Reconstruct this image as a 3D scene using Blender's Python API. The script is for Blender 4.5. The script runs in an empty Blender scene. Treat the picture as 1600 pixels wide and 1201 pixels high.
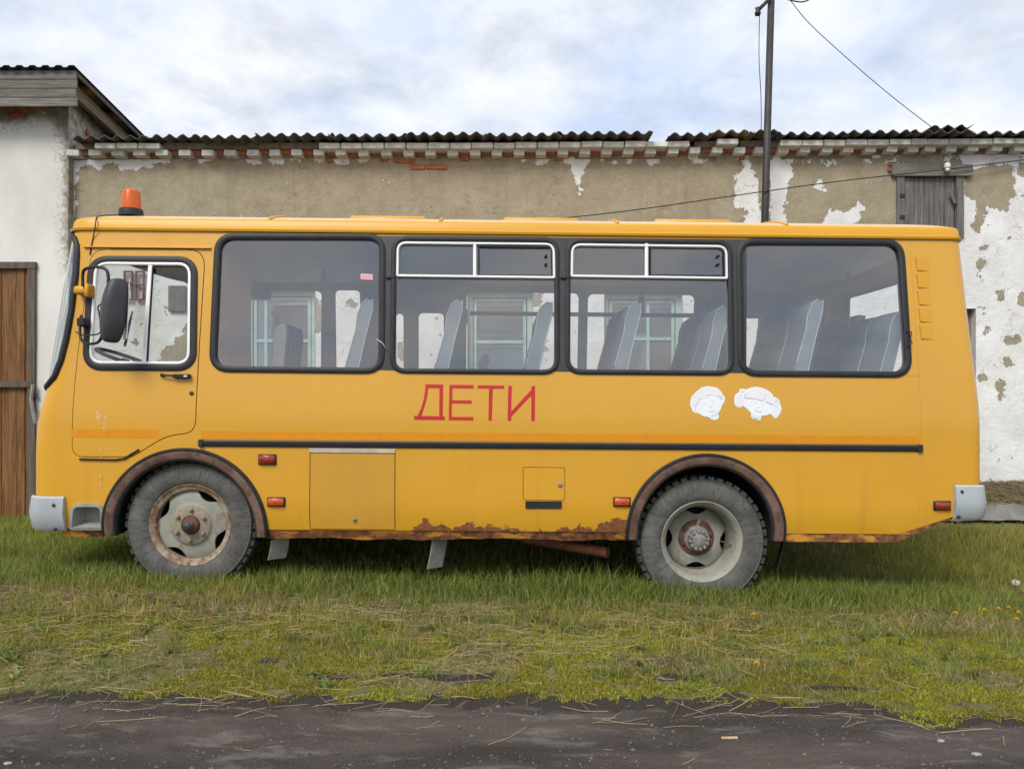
import bpy, bmesh, math, random
import numpy as np
from mathutils import Vector, Matrix
from mathutils.geometry import delaunay_2d_cdt

random.seed(7); RNG = np.random.default_rng(11)
S = bpy.context.scene
C = S.collection
R = math.radians

# ------------------------------------------------------------------ camera, sky, sun, exposure
FPX, CX, HY, CAMY, CAMZ = 1202.0, 800.0, 634.0, -5.5, 1.3
cd = bpy.data.cameras.new('camera'); cam = bpy.data.objects.new('camera', cd); C.objects.link(cam)
cam.location = (0, CAMY, CAMZ); cam.rotation_euler = (R(90), 0, 0)
cd.sensor_width = 36; cd.lens = 36 * FPX / 1600; cd.shift_y = (HY - 600.5) / 1600; cd.clip_end = 2000
S.camera = cam
SUN_EL, SUN_AZ = 47, 207          # azimuth clockwise from +Y : behind the camera, a little left
w = bpy.data.worlds.new('World'); S.world = w; w.use_nodes = True
nt = w.node_tree; nt.nodes.clear()
def wn(t, **k):
    n = nt.nodes.new(t)
    for a, b in k.items(): setattr(n, a, b)
    return n
sky = wn('ShaderNodeTexSky', sky_type='NISHITA', sun_disc=False, sun_elevation=R(SUN_EL), sun_rotation=R(SUN_AZ))
tc = wn('ShaderNodeTexCoord'); sep = wn('ShaderNodeSeparateXYZ'); nt.links.new(tc.outputs['Generated'], sep.inputs[0])
def wmath(op, a, b=None):
    n = wn('ShaderNodeMath', operation=op)
    for i, v in enumerate((a, b)):
        if v is None: continue
        if hasattr(v, 'links'): nt.links.new(v, n.inputs[i])
        else: n.inputs[i].default_value = v
    return n.outputs[0]
zz = wmath('ADD', wmath('MAXIMUM', sep.outputs[2], 0.0), 0.30)
cv = wn('ShaderNodeCombineXYZ')
nt.links.new(wmath('DIVIDE', sep.outputs[0], zz), cv.inputs[0]); nt.links.new(wmath('DIVIDE', sep.outputs[1], zz), cv.inputs[1])
n1 = wn('ShaderNodeTexNoise'); n1.inputs['Scale'].default_value = 3.4; n1.inputs['Detail'].default_value = 9; n1.inputs['Roughness'].default_value = .62; n1.inputs['Distortion'].default_value = .15
nt.links.new(cv.outputs[0], n1.inputs['Vector'])
n2 = wn('ShaderNodeTexNoise'); n2.inputs['Scale'].default_value = 2.8; n2.inputs['Detail'].default_value = 8; n2.inputs['Roughness'].default_value = .55
mp = wn('ShaderNodeMapping'); mp.inputs['Location'].default_value = (4.3, 1.7, 0); nt.links.new(cv.outputs[0], mp.inputs[0]); nt.links.new(mp.outputs[0], n2.inputs['Vector'])
r1 = wn('ShaderNodeValToRGB'); r1.color_ramp.elements[0].position = .31; r1.color_ramp.elements[1].position = .53
r1.color_ramp.elements[0].color = (.60, .60, .60, 1); r1.color_ramp.elements[1].color = (1, 1, 1, 1)
nt.links.new(n1.outputs[0], r1.inputs[0])
r2 = wn('ShaderNodeValToRGB'); r2.color_ramp.elements[0].position = .30; r2.color_ramp.elements[1].position = .58
r2.color_ramp.elements[0].color = (4.9, 5.95, 7.9, 1); r2.color_ramp.elements[1].color = (7.7, 7.85, 8.2, 1)
nt.links.new(n2.outputs[0], r2.inputs[0])
mx = wn('ShaderNodeMix', data_type='RGBA'); nt.links.new(r1.outputs[0], mx.inputs[0])
nt.links.new(sky.outputs[0], mx.inputs[6]); nt.links.new(r2.outputs[0], mx.inputs[7])
bg = wn('ShaderNodeBackground'); bg.inputs[1].default_value = .1; nt.links.new(mx.outputs[2], bg.inputs[0])
wo = wn('ShaderNodeOutputWorld'); nt.links.new(bg.outputs[0], wo.inputs[0])
ld = bpy.data.lights.new('sun', 'SUN'); ld.energy = 2.3; ld.angle = R(24); ld.color = (1, .96, .9)
sun = bpy.data.objects.new('sun', ld); C.objects.link(sun)
_a = R(SUN_AZ); sd = Vector((math.sin(_a) * math.cos(R(SUN_EL)), math.cos(_a) * math.cos(R(SUN_EL)), math.sin(R(SUN_EL))))
sun.rotation_euler = sd.to_track_quat('Z', 'Y').to_euler(); sun.location = (0, -5, 12)
vs = S.view_settings; vs.view_transform = 'Standard'; vs.look = 'None'; vs.gamma = 1; vs.use_curve_mapping = False; vs.exposure = .36
S.cycles.max_bounces = 8; S.cycles.transparent_max_bounces = 16

# ------------------------------------------------------------------ materials
class NB:
    def __init__(s, name):
        s.m = bpy.data.materials.new(name); s.m.use_nodes = True; s.t = s.m.node_tree; s.t.nodes.clear()
        s.out = s.n('ShaderNodeOutputMaterial'); s.p = s.n('ShaderNodeBsdfPrincipled'); s.l(s.p.outputs[0], s.out.inputs[0])
        s.tc = s.n('ShaderNodeTexCoord').outputs['Object']
    def n(s, t, **k):
        x = s.t.nodes.new(t)
        for a, b in k.items(): setattr(x, a, b)
        return x
    def l(s, a, b): s.t.links.new(a, b)
    def put(s, sock, v):
        if hasattr(v, 'links'): s.l(v, sock)
        else: sock.default_value = v
    def math(s, op, a, b=0.0, c=None, clamp=False):
        x = s.n('ShaderNodeMath', operation=op, use_clamp=clamp); s.put(x.inputs[0], a); s.put(x.inputs[1], b)
        if c is not None: s.put(x.inputs[2], c)
        return x.outputs[0]
    def noise(s, scale=5, detail=5, rough=.55, stretch=None, loc=(0, 0, 0), vec=None, dist=0):
        x = s.n('ShaderNodeTexNoise'); x.inputs['Scale'].default_value = scale; x.inputs['Detail'].default_value = detail
        x.inputs['Roughness'].default_value = rough; x.inputs['Distortion'].default_value = dist
        v = vec or s.tc
        if stretch or loc != (0, 0, 0):
            mp_ = s.n('ShaderNodeMapping'); mp_.inputs['Scale'].default_value = stretch or (1, 1, 1); mp_.inputs['Location'].default_value = loc
            s.l(v, mp_.inputs[0]); v = mp_.outputs[0]
        s.l(v, x.inputs['Vector']); return x.outputs[0]
    def ramp(s, f, a, b, lo=0.0, hi=1.0):
        x = s.n('ShaderNodeMapRange', clamp=True, interpolation_type='SMOOTHSTEP'); s.put(x.inputs[0], f); x.inputs[1].default_value = a; x.inputs[2].default_value = b
        x.inputs[3].default_value = lo; x.inputs[4].default_value = hi; return x.outputs[0]
    def mix(s, f, a, b, mode='MIX'):
        x = s.n('ShaderNodeMix', data_type='RGBA', blend_type=mode); s.put(x.inputs[0], f)
        for i, v in ((6, a), (7, b)):
            if hasattr(v, 'links'): s.l(v, x.inputs[i])
            else: x.inputs[i].default_value = (*v[:3], 1)
        return x.outputs[2]
    def attr(s, name):
        x = s.n('ShaderNodeAttribute'); x.attribute_name = name; return x
    def bump(s, h, strength=.3, dist=.01):
        x = s.n('ShaderNodeBump'); x.inputs['Strength'].default_value = strength; x.inputs['Distance'].default_value = dist; s.l(h, x.inputs['Height'])
        s.l(x.outputs[0], s.p.inputs['Normal']); return x
    def xyz(s, v=None):
        x = s.n('ShaderNodeSeparateXYZ'); s.l(v or s.tc, x.inputs[0]); return x.outputs
    def set(s, col=None, rough=None, metal=None, spec=None, **k):
        if col is not None:
            if hasattr(col, 'links'): s.l(col, s.p.inputs['Base Color'])
            else: s.p.inputs['Base Color'].default_value = (*col[:3], 1)
        if rough is not None: s.put(s.p.inputs['Roughness'], rough)
        if metal is not None: s.put(s.p.inputs['Metallic'], metal)
        if spec is not None: s.put(s.p.inputs['Specular IOR Level'], spec)
        for a, b in k.items(): s.put(s.p.inputs[a.replace('_', ' ')], b)
        return s.m

def simple(name, col, rough=.6, var=.25, scale=8, metal=0, bump=0, bscale=40, dirt=None, dirt_amt=.5, stretch=None, spec=.5):
    b = NB(name); f = b.noise(scale, 6, .6, stretch)
    lo = tuple(c * (1 - var) for c in col); hi = tuple(min(1, c * (1 + var)) for c in col)
    c = b.mix(b.ramp(f, .3, .7), lo, hi)
    if dirt: c = b.mix(b.ramp(b.noise(scale * 1.7, 7, .65, stretch, (3, 5, 1)), .5, .72, 0, dirt_amt), c, dirt)
    if bump: b.bump(b.noise(bscale, 6, .6, stretch), bump, .004)
    return b.set(c, rough, metal, spec)

M = {}
# yellow bus paint: streaks, dull patches, rust along the sill
def paint(name, rust=True, base=(.63, .322, .024)):
    b = NB(name); x = b.xyz()
    c = b.mix(b.ramp(b.noise(.9, 4), .3, .7), tuple(v * .97 for v in base), tuple(v * 1.03 for v in base))
    st = b.noise(1, 6, .6, (9, 9, .55)); low = b.ramp(x[2], .35, 1.25, 1, 0)
    c = b.mix(b.math('MULTIPLY', b.ramp(st, .52, .75, 0, .32), low), c, (.40, .20, .035))
    c = b.mix(b.ramp(b.noise(60, 3, .7), .70, .78, 0, .3), c, (.45, .3, .12))
    rg = b.ramp(b.noise(3, 6, .6), .3, .7, .24, .4)
    if rust:
        zone = b.math('MULTIPLY', b.ramp(x[0], -1.05, -.55), b.ramp(x[0], .75, 1.0, 1, 0))
        reach = b.math('ADD', b.math('MULTIPLY', b.math('MULTIPLY', b.ramp(b.noise(1.9, 3, .5, (1, 1, .01)), .36, .66), zone), .13), b.math('ADD', .358, b.math('MULTIPLY', zone, .02)))
        edge = b.math('SUBTRACT', reach, x[2])                       # height over the sill
        k = b.math('ADD', b.math('MULTIPLY', edge, 7.0), b.math('SUBTRACT', b.noise(26, 5, .6), .46))
        msk = b.ramp(k, -.02, .05)
        rc = b.mix(b.ramp(b.noise(40, 6, .65), .35, .65), (.10, .032, .016), (.24, .085, .03))
        c = b.mix(b.math('MULTIPLY', msk, .93), c, rc)
        rg = b.math('MAXIMUM', rg, b.math('MULTIPLY', msk, .85))
        b.bump(b.math('ADD', b.math('MULTIPLY', b.noise(50, 5, .6), b.math('MULTIPLY', msk, .5)), b.math('MULTIPLY', b.noise(1.7, 2, .4), .9)), .25, .02)
    else:
        b.bump(b.noise(1.7, 2, .4), .22, .02)
    return b.set(c, rg if rust else .42, 0, .5 if rust else .35, Coat_Weight=.35 if rust else .1, Coat_Roughness=.12 if rust else .25)
M['paint'] = paint('bus_yellow_paint'); M['paint2'] = paint('bus_yellow_paint_upper', False)
M['hatch_paint'] = paint('bus_hatch_paint', False, (.56, .29, .036))
M['roof'] = simple('bus_roof_sky_sheen', (.72, .51, .29), .34, .08, 2, bump=.1, bscale=3, dirt=(.45, .33, .2), dirt_amt=.35)  # yellow roof paint, paled in the base colour to mimic grazing sky reflection
b = NB('rusty_sill'); x = b.xyz()
rc = b.mix(b.ramp(b.noise(22, 7, .65), .35, .65), (.09, .03, .016), (.27, .105, .035))
rc = b.mix(b.ramp(b.noise(3.2, 6, .65, (1, 1, 3)), .5, .60), rc, (.56, .25, .03)); b.bump(b.noise(45, 6, .6), .5, .006)
M['sill'] = b.set(rc, .8)
M['black'] = simple('black_rubber', (.018, .018, .02), .55, .2, 12, spec=.4)
M['pillar'] = simple('window_pillar_grey_black', (.032, .033, .037), .5, .15, 5, dirt=(.07, .068, .065), dirt_amt=.35)
M['dark'] = simple('underside_black', (.012, .012, .012), .9, .3, 6)
M['chrome'] = simple('bright_aluminium', (.86, .86, .84), .3, .05, 5, metal=.25)
M['alu'] = simple('dull_aluminium', (.66, .66, .63), .4, .12, 9, metal=.3)
M['bumper'] = simple('grey_bumper_paint', (.40, .44, .46), .42, .08, 4, dirt=(.25, .24, .22), dirt_amt=.3)
M['niche'] = simple('grey_green_plastic', (.30, .31, .28), .5, .1, 9, dirt=(.14, .12, .1))
M['tape'] = simple('orange_reflective_tape', (.66, .255, .002), .35, .04, 12, dirt=(.45, .19, .01), dirt_amt=.3)
M['red'] = simple('red_vinyl', (.50, .012, .018), .4, .06, 6)
M['white_vinyl'] = simple('white_vinyl', (.78, .80, .84), .4, .03, 6)
M['pink_vinyl'] = simple('pale_pink_vinyl', (.77, .75, .78), .4, .03, 6)
M['blue_vinyl'] = simple('pale_blue_vinyl', (.62, .72, .78), .4, .03, 6)
M['ink'] = simple('grey_ink', (.36, .37, .42), .5, .1, 6)
M['label'] = simple('pink_label', (.70, .42, .45), .5, .1, 6)
def lens(name, col):
    b = NB(name); c = b.mix(b.ramp(b.noise(120, 2), .4, .6), tuple(v * .7 for v in col), col)
    b.bump(b.noise(160, 2), .3, .003); return b.set(c, .15, 0, .5, Coat_Weight=.5)
M['amber'] = lens('amber_lens', (.62, .085, .01)); M['redlens'] = lens('red_lens', (.30, .022, .01))
b = NB('amber_dome'); b.set((.78, .15, .006), .25, 0, .4, Transmission_Weight=.35); M['dome'] = b.m
b = NB('arch_trim_faded'); f = b.noise(9, 7, .65)
c = b.mix(b.ramp(f, .35, .65), (.10, .058, .040), (.215, .125, .088)); c = b.mix(b.ramp(b.noise(20, 5, .6, None, (5, 1, 2)), .6, .68, 0, .8), c, (.05, .055, .06))
c = b.mix(b.ramp(b.noise(15, 5, .6, None, (1, 7, 2)), .66, .72, 0, .9), c, (.27, .075, .025))
b.bump(b.noise(60, 5), .4, .004); M['arch'] = b.set(c, .75)
# tyre: dusty grey with fine radial cracks
b = NB('dusty_tyre'); x = b.xyz(); ang = b.math('ARCTAN2', x[0], x[2]); rad = b.math('SQRT', b.math('ADD', b.math('MULTIPLY', x[0], x[0]), b.math('MULTIPLY', x[2], x[2])))
cvn = b.n('ShaderNodeCombineXYZ'); b.put(cvn.inputs[0], b.math('MULTIPLY', ang, 11)); b.put(cvn.inputs[1], b.math('MULTIPLY', rad, 3.0)); b.put(cvn.inputs[2], x[1])
cr = b.noise(1.5, 3, .65, None, (0, 0, 0), cvn.outputs[0]); line = b.ramp(b.math('ABSOLUTE', b.math('SUBTRACT', cr, .5)), 0, .028, 1, 0)
side = b.ramp(rad, .435, .455, 1, 0)
c = b.mix(b.ramp(b.noise(7, 6, .6), .3, .7), (.075, .071, .065), (.135, .129, .118))
c = b.mix(b.math('MULTIPLY', line, b.math('MULTIPLY', side, .75)), c, (.035, .034, .032)); c = b.mix(b.ramp(rad, .437, .452), c, (.035, .034, .032))
b.bump(b.math('SUBTRACT', b.noise(50, 4), b.math('MULTIPLY', line, 1.2)), .35, .004); M['tyre'] = b.set(c, .85)
M['lug'] = simple('tyre_lug', (.05, .048, .045), .85, .4, 9, dirt=(.13, .125, .11), dirt_amt=.6)
b = NB('rim_paint'); c = b.mix(b.ramp(b.noise(5, 5), .3, .7), (.22, .22, .18), (.32, .315, .265))
c = b.mix(b.ramp(b.noise(9, 7, .7), .52, .66, 0, .8), c, (.22, .15, .09)); b.bump(b.noise(50, 4), .2, .003); M['rim'] = b.set(c, .6)
b = NB('rusty_rim_ring'); f = b.noise(11, 7, .65)
c = b.mix(b.ramp(f, .38, .6), (.33, .29, .22), (.19, .095, .045)); c = b.mix(b.ramp(b.noise(30, 5), .6, .7), c, (.08, .03, .015)); b.bump(b.noise(60, 5), .4, .004); M['rimrust'] = b.set(c, .8)
M['rust'] = simple('brown_rust', (.13, .058, .032), .85, .4, 14, bump=.4, dirt=(.28, .25, .2), dirt_amt=.4)
M['hubgrey'] = simple('dusty_grey_hub', (.22, .21, .2), .6, .3, 25, dirt=(.12, .07, .045), dirt_amt=.6)
M['nut'] = simple('dusty_wheel_nut', (.27, .225, .165), .75, .2, 30, dirt=(.13, .075, .045), dirt_amt=.6)
M['pipe'] = simple('rusty_exhaust', (.24, .085, .04), .85, .35, 20, bump=.3)
M['flap'] = simple('pale_metal_bracket', (.27, .26, .235), .6, .2, 10, dirt=(.2, .15, .1))
# glass
def glass(name, tint, refl, dust, dcol=(.5, .5, .5)):
    b = NB(name); t = b.t; t.nodes.remove(b.p)
    tr = b.n('ShaderNodeBsdfTransparent'); tr.inputs[0].default_value = (*tint, 1)
    gl = b.n('ShaderNodeBsdfGlossy'); gl.inputs['Roughness'].default_value = .0; gl.inputs[0].default_value = (1, 1, 1, 1)
    df = b.n('ShaderNodeBsdfDiffuse'); df.inputs[0].default_value = (*dcol, 1)
    ge = b.n('ShaderNodeNewGeometry'); dt = b.n('ShaderNodeVectorMath', operation='DOT_PRODUCT'); b.l(ge.outputs['Normal'], dt.inputs[0]); b.l(ge.outputs['Incoming'], dt.inputs[1])
    sch = b.math('ADD', b.math('MULTIPLY', b.math('POWER', b.math('SUBTRACT', 1.0, b.math('ABSOLUTE', dt.outputs['Value']), clamp=True), 5.0), .96), .04)
    m1 = b.n('ShaderNodeMixShader'); b.put(m1.inputs[0], b.math('MULTIPLY', b.ramp(b.noise(1.3, 5, .6), .25, .75, .5, 1.5), dust)); b.l(tr.outputs[0], m1.inputs[1]); b.l(df.outputs[0], m1.inputs[2])
    m2 = b.n('ShaderNodeMixShader'); b.put(m2.inputs[0], b.math('MULTIPLY', sch, refl, clamp=True)); b.l(m1.outputs[0], m2.inputs[1]); b.l(gl.outputs[0], m2.inputs[2])
    b.l(m2.outputs[0], b.out.inputs[0]); return b.m
M['glass'] = glass('bus_window_glass', (.93, .95, .95), 4.2, .03)
M['glass2'] = glass('bus_far_glass', (.95, .96, .96), 1.0, .02)
M['doorglass'] = glass('bus_door_glass', (.95, .96, .96), 1.4, .02)
M['screen'] = glass('windscreen_glass', (.9, .93, .92), 2.2, .05)
M['houseglass'] = glass('dusty_house_glass', (.85, .87, .87), 2.0, .35, (.25, .26, .26))
# interior
M['lining'] = simple('grey_interior_lining', (.20, .21, .22), .7, .1, 3)
M['ceil'] = simple('pale_interior_ceiling', (.34, .35, .36), .7, .08, 3)
M['tan'] = simple('tan_partition', (.85, .42, .16), .5, .12, 3)
M['seat'] = simple('blue_grey_seat_cloth', (.115, .135, .16), .85, .15, 14)
M['seatside'] = simple('light_blue_grey_vinyl', (.19, .225, .25), .6, .1, 9)
M['piping'] = simple('white_piping', (.7, .72, .74), .6, .05, 9)
b = NB('striped_seat_cover'); x = b.xyz(); s_ = b.ramp(b.math('SINE', b.math('MULTIPLY', x[1], 60)), -.3, .5)
M['stripes'] = b.set(b.mix(s_, (.10, .075, .06), (.26, .22, .19)), .9)
M['dash'] = simple('dashboard_grey', (.045, .048, .052), .6, .15, 9)
M['rail'] = simple('grey_hand_rail', (.13, .135, .14), .4, .1, 9)
# building
b = NB('peeling_limewash_on_plaster'); a = b.attr('paint').outputs['Fac']; u = b.attr('brickmask').outputs['Fac']
fine = b.math('SUBTRACT', b.noise(13, 8, .68), .5); mid = b.math('SUBTRACT', b.noise(3.6, 5, .6), .5)
k = b.math('ADD', a, b.math('ADD', b.math('MULTIPLY', fine, .24), b.math('MULTIPLY', mid, .20)))
white = b.ramp(k, -.004, .004)
spk = b.math('MULTIPLY', b.ramp(b.noise(26, 5, .62), .645, .655), b.ramp(b.noise(2.1, 3, .5, None, (2, 2, 9)), .44, .56))
white = b.math('MAXIMUM', white, spk)
chip = b.math('MULTIPLY', b.ramp(b.noise(7, 7, .66, None, (9, 1, 3)), .635, .645), b.ramp(a, .06, .25)); white = b.math('SUBTRACT', white, chip, clamp=True)
pl = b.mix(b.ramp(b.noise(5, 8, .75), .3, .7), (.315, .266, .180), (.40, .345, .245)); pl = b.mix(b.ramp(b.noise(90, 4, .75), .52, .70, 0, .75), pl, (.16, .12, .07))
pl = b.mix(b.ramp(b.noise(70, 3, .6, None, (3, 3, 3)), .66, .74, 0, .5), pl, (.5, .42, .3))
wh = b.mix(b.ramp(b.noise(2.5, 7, .62), .3, .72), (.70, .69, .665), (.83, .825, .81)); wh = b.mix(b.ramp(b.noise(14, 7, .7, (1, 1, .6)), .58, .75, 0, .45), wh, (.52, .49, .44))
stn = b.ramp(b.noise(1, 6, .65, (7, 7, .5)), .5, .72, 0, .35); pl = b.mix(stn, pl, (.20, .165, .115)); crk = b.math('MULTIPLY', b.ramp(b.math('ABSOLUTE', b.math('SUBTRACT', b.noise(1.3, 8, .6, None, (7, 7, 7)), .5)), 0, .0035, .8, 0), b.ramp(b.noise(.9, 2, .5, None, (1, 8, 3)), .48, .6))
c = b.mix(crk, b.mix(white, pl, wh), (.11, .09, .065))
hgt = b.math('ADD', b.math('MULTIPLY', white, .8), b.math('ADD', b.math('MULTIPLY', b.noise(75, 5, .68), .55), b.math('MULTIPLY', b.noise(9, 7, .7), 1.1)))
b.bump(hgt, .9, .014); M['wall'] = b.set(c, .92, 0, .2)
b = NB('old_whitewash_grimy'); a = b.attr('paint').outputs['Fac']; fine = b.math('SUBTRACT', b.noise(11, 8, .7), .5)
k = b.math('ADD', a, b.math('MULTIPLY', fine, .30)); g = b.ramp(k, -.03, .08)
wh = b.mix(b.ramp(b.noise(1.7, 6, .6, (1, 1, .5)), .3, .7), (.62, .60, .55), (.74, .725, .69)); wh = b.mix(b.ramp(b.noise(24, 7, .7), .62, .72, 0, .5), wh, (.38, .36, .31))
wh = b.mix(b.math('MULTIPLY', b.ramp(b.noise(30, 6, .7), .45, .7, 0, .8), b.ramp(b.math('ABSOLUTE', b.math('SUBTRACT', k, .06)), 0, .14, 1, 0)), wh, (.2, .19, .165))
gr = b.mix(b.ramp(b.noise(9, 6, .65), .35, .65), (.19, .17, .13), (.33, .29, .22))
b.bump(b.math('ADD', b.math('MULTIPLY', g, .5), b.math('MULTIPLY', b.noise(20, 6, .65), .7)), .45, .008); M['wall2'] = b.set(b.mix(g, gr, wh), .92, 0, .2)
M['wbrick'] = simple('grey_white_silicate_brick', (.56, .55, .50), .9, .16, 9, bump=.5, bscale=60, dirt=(.25, .235, .2), dirt_amt=.5)
M['rbrick'] = simple('red_clay_brick', (.36, .115, .058), .9, .28, 12, bump=.5, bscale=60, dirt=(.36, .25, .17), dirt_amt=.6)
M['mortar'] = simple('grey_mortar', (.22, .19, .14), .95, .25, 14, bump=.5, bscale=70)
M['slate'] = simple('asbestos_roof_sheet', (.095, .088, .080), .95, .3, 5, bump=.5, bscale=50, dirt=(.045, .038, .03), dirt_amt=.7, stretch=(2, .6, 2))
M['slate_brown'] = simple('mossy_roof_sheet', (.20, .165, .10), .95, .3, 5, bump=.5, bscale=50, dirt=(.06, .05, .035), dirt_amt=.7)
M['bluemetal'] = simple('dark_blue_roof_metal', (.012, .016, .038), .4, .2, 6)
def wood(name, lo, hi, gap, axis=2, rough=.85):
    b = NB(name); st = [14, 14, 14]; st[axis] = .8; rnd = b.n('ShaderNodeObjectInfo').outputs['Random']
    off = b.n('ShaderNodeCombineXYZ'); b.put(off.inputs[0], b.math('MULTIPLY', rnd, 37)); b.put(off.inputs[1], b.math('MULTIPLY', rnd, 11)); b.put(off.inputs[2], b.math('MULTIPLY', rnd, 5))
    va = b.n('ShaderNodeVectorMath', operation='ADD'); b.l(b.tc, va.inputs[0]); b.l(off.outputs[0], va.inputs[1])
    f = b.noise(3.2, 8, .68, tuple(st), (0, 0, 0), va.outputs[0], .6)
    c = b.mix(b.ramp(f, .32, .68), lo, hi); c = b.mix(b.ramp(b.noise(9, 6, .7, tuple(st), (4, 4, 4), va.outputs[0]), .6, .68, 0, .75), c, gap)
    c = b.mix(b.math('MULTIPLY', b.math('SUBTRACT', rnd, .5), .5, clamp=True), c, gap)
    b.bump(f, .5, .006); return b.set(c, rough, 0, .25)
M['greywood'] = wood('weathered_grey_wood', (.105, .098, .090), (.225, .212, .195), (.03, .028, .026), 2)
M['greywood_h'] = wood('weathered_grey_wood_flat', (.115, .105, .092), (.27, .25, .215), (.045, .04, .035), 0)
M['gate'] = wood('brown_stained_boards', (.105, .045, .016), (.27, .135, .05), (.03, .014, .008), 2, .6)
M['gateframe'] = wood('grey_brown_post', (.085, .065, .05), (.16, .13, .105), (.04, .03, .024), 2)
M['rafter'] = wood('pale_rafter_wood', (.18, .13, .085), (.33, .26, .18), (.08, .05, .03), 1)
M['purlin'] = wood('orange_brown_purlin', (.20, .095, .04), (.30, .16, .075), (.08, .04, .02), 0)
M['green'] = simple('pale_green_window_paint', (.34, .46, .40), .7, .15, 8, dirt=(.5, .52, .47), dirt_amt=.5)
M['redframe'] = simple('dark_red_window_paint', (.16, .028, .03), .7, .2, 8)
M['vent'] = simple('grey_vent_board', (.13, .13, .115), .8, .2, 12, bump=.3)
M['curtain'] = simple('dim_room_back', (.10, .105, .105), .9, .3, 2)
M['pole'] = simple('dark_brown_steel', (.030, .024, .024), .6, .35, 9, dirt=(.09, .07, .055), dirt_amt=.4)
M['wire'] = simple('black_wire', (.02, .02, .022), .6, .1, 9)
M['porcelain'] = simple('white_porcelain', (.7, .7, .68), .3, .05, 9)
M['concrete'] = simple('grey_concrete', (.17, .16, .148), .95, .2, 5, bump=.5, bscale=30)
# ground
b = NB('soil_under_grass'); c = b.mix(b.ramp(b.noise(2.2, 7, .65), .3, .7), (.15, .15, .048), (.24, .20, .095)); c = b.mix(b.ramp(b.noise(22, 7, .7), .5, .65), c, (.075, .065, .038)); c = b.mix(b.ramp(b.math('ADD', b.attr('bare').outputs['Fac'], b.math('SUBTRACT', b.noise(16, 6, .7), .5)), .35, .6), c, (.060, .050, .044))
b.bump(b.noise(35, 7, .7), .9, .03); M['soil'] = b.set(c, .95, 0, .1)
b = NB('dark_cinder_road'); f = b.noise(1.3, 7, .6, (.7, 2.2, 1)); g = b.noise(4, 7, .68, (.6, 2.0, 1), (3, 1, 0))
c = b.mix(b.ramp(f, .3, .72), (.050, .041, .035), (.120, .099, .085)); c = b.mix(b.ramp(g, .52, .66, 0, .75), c, (.185, .162, .143)); c = b.mix(b.ramp(b.noise(95, 5, .7), .55, .75, 0, .6), c, (.026, .024, .023))
c = b.mix(b.ramp(b.noise(150, 3, .6), .68, .76, 0, .5), c, (.34, .31, .28))
b.bump(b.math('ADD', b.math('MULTIPLY', b.noise(12, 8, .68), 1.4), b.math('MULTIPLY', b.noise(85, 5, .7), .6)), .9, .022); M['road'] = b.set(c, .93, 0, .2)
def foliage(name, trans=.5):
    b = NB(name); t = b.t; t.nodes.remove(b.p); col = b.attr('col').outputs['Color']
    d = b.n('ShaderNodeBsdfDiffuse'); b.l(col, d.inputs[0]); tl = b.n('ShaderNodeBsdfTranslucent'); b.l(col, tl.inputs[0])
    gl = b.n('ShaderNodeBsdfGlossy'); gl.inputs['Roughness'].default_value = .45; gl.inputs[0].default_value = (.6, .6, .6, 1)
    m1 = b.n('ShaderNodeMixShader'); m1.inputs[0].default_value = trans; b.l(d.outputs[0], m1.inputs[1]); b.l(tl.outputs[0], m1.inputs[2])
    m2 = b.n('ShaderNodeMixShader'); m2.inputs[0].default_value = .025; b.l(m1.outputs[0], m2.inputs[1]); b.l(gl.outputs[0], m2.inputs[2])
    b.l(m2.outputs[0], b.out.inputs[0]); return b.m
M['grass'] = foliage('grass_blades'); M['straw'] = foliage('dry_straw_stalks', .15)
M['petal'] = simple('dandelion_yellow', (.80, .46, .01), .7, .1, 60); M['stem'] = simple('plant_stem_green', (.10, .16, .03), .7, .15, 9)
M['fluff'] = simple('seed_head_white', (.6, .6, .57), .9, .1, 40); M['chip'] = simple('pale_wood_chip', (.48, .34, .2), .8, .2, 30); M['grit'] = simple('dark_grit', (.10, .088, .078), .95, .5, 3, dirt=(.25, .23, .2), dirt_amt=.6); M['stone'] = simple('pale_pebble', (.30, .29, .27), .9, .2, 20)

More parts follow.
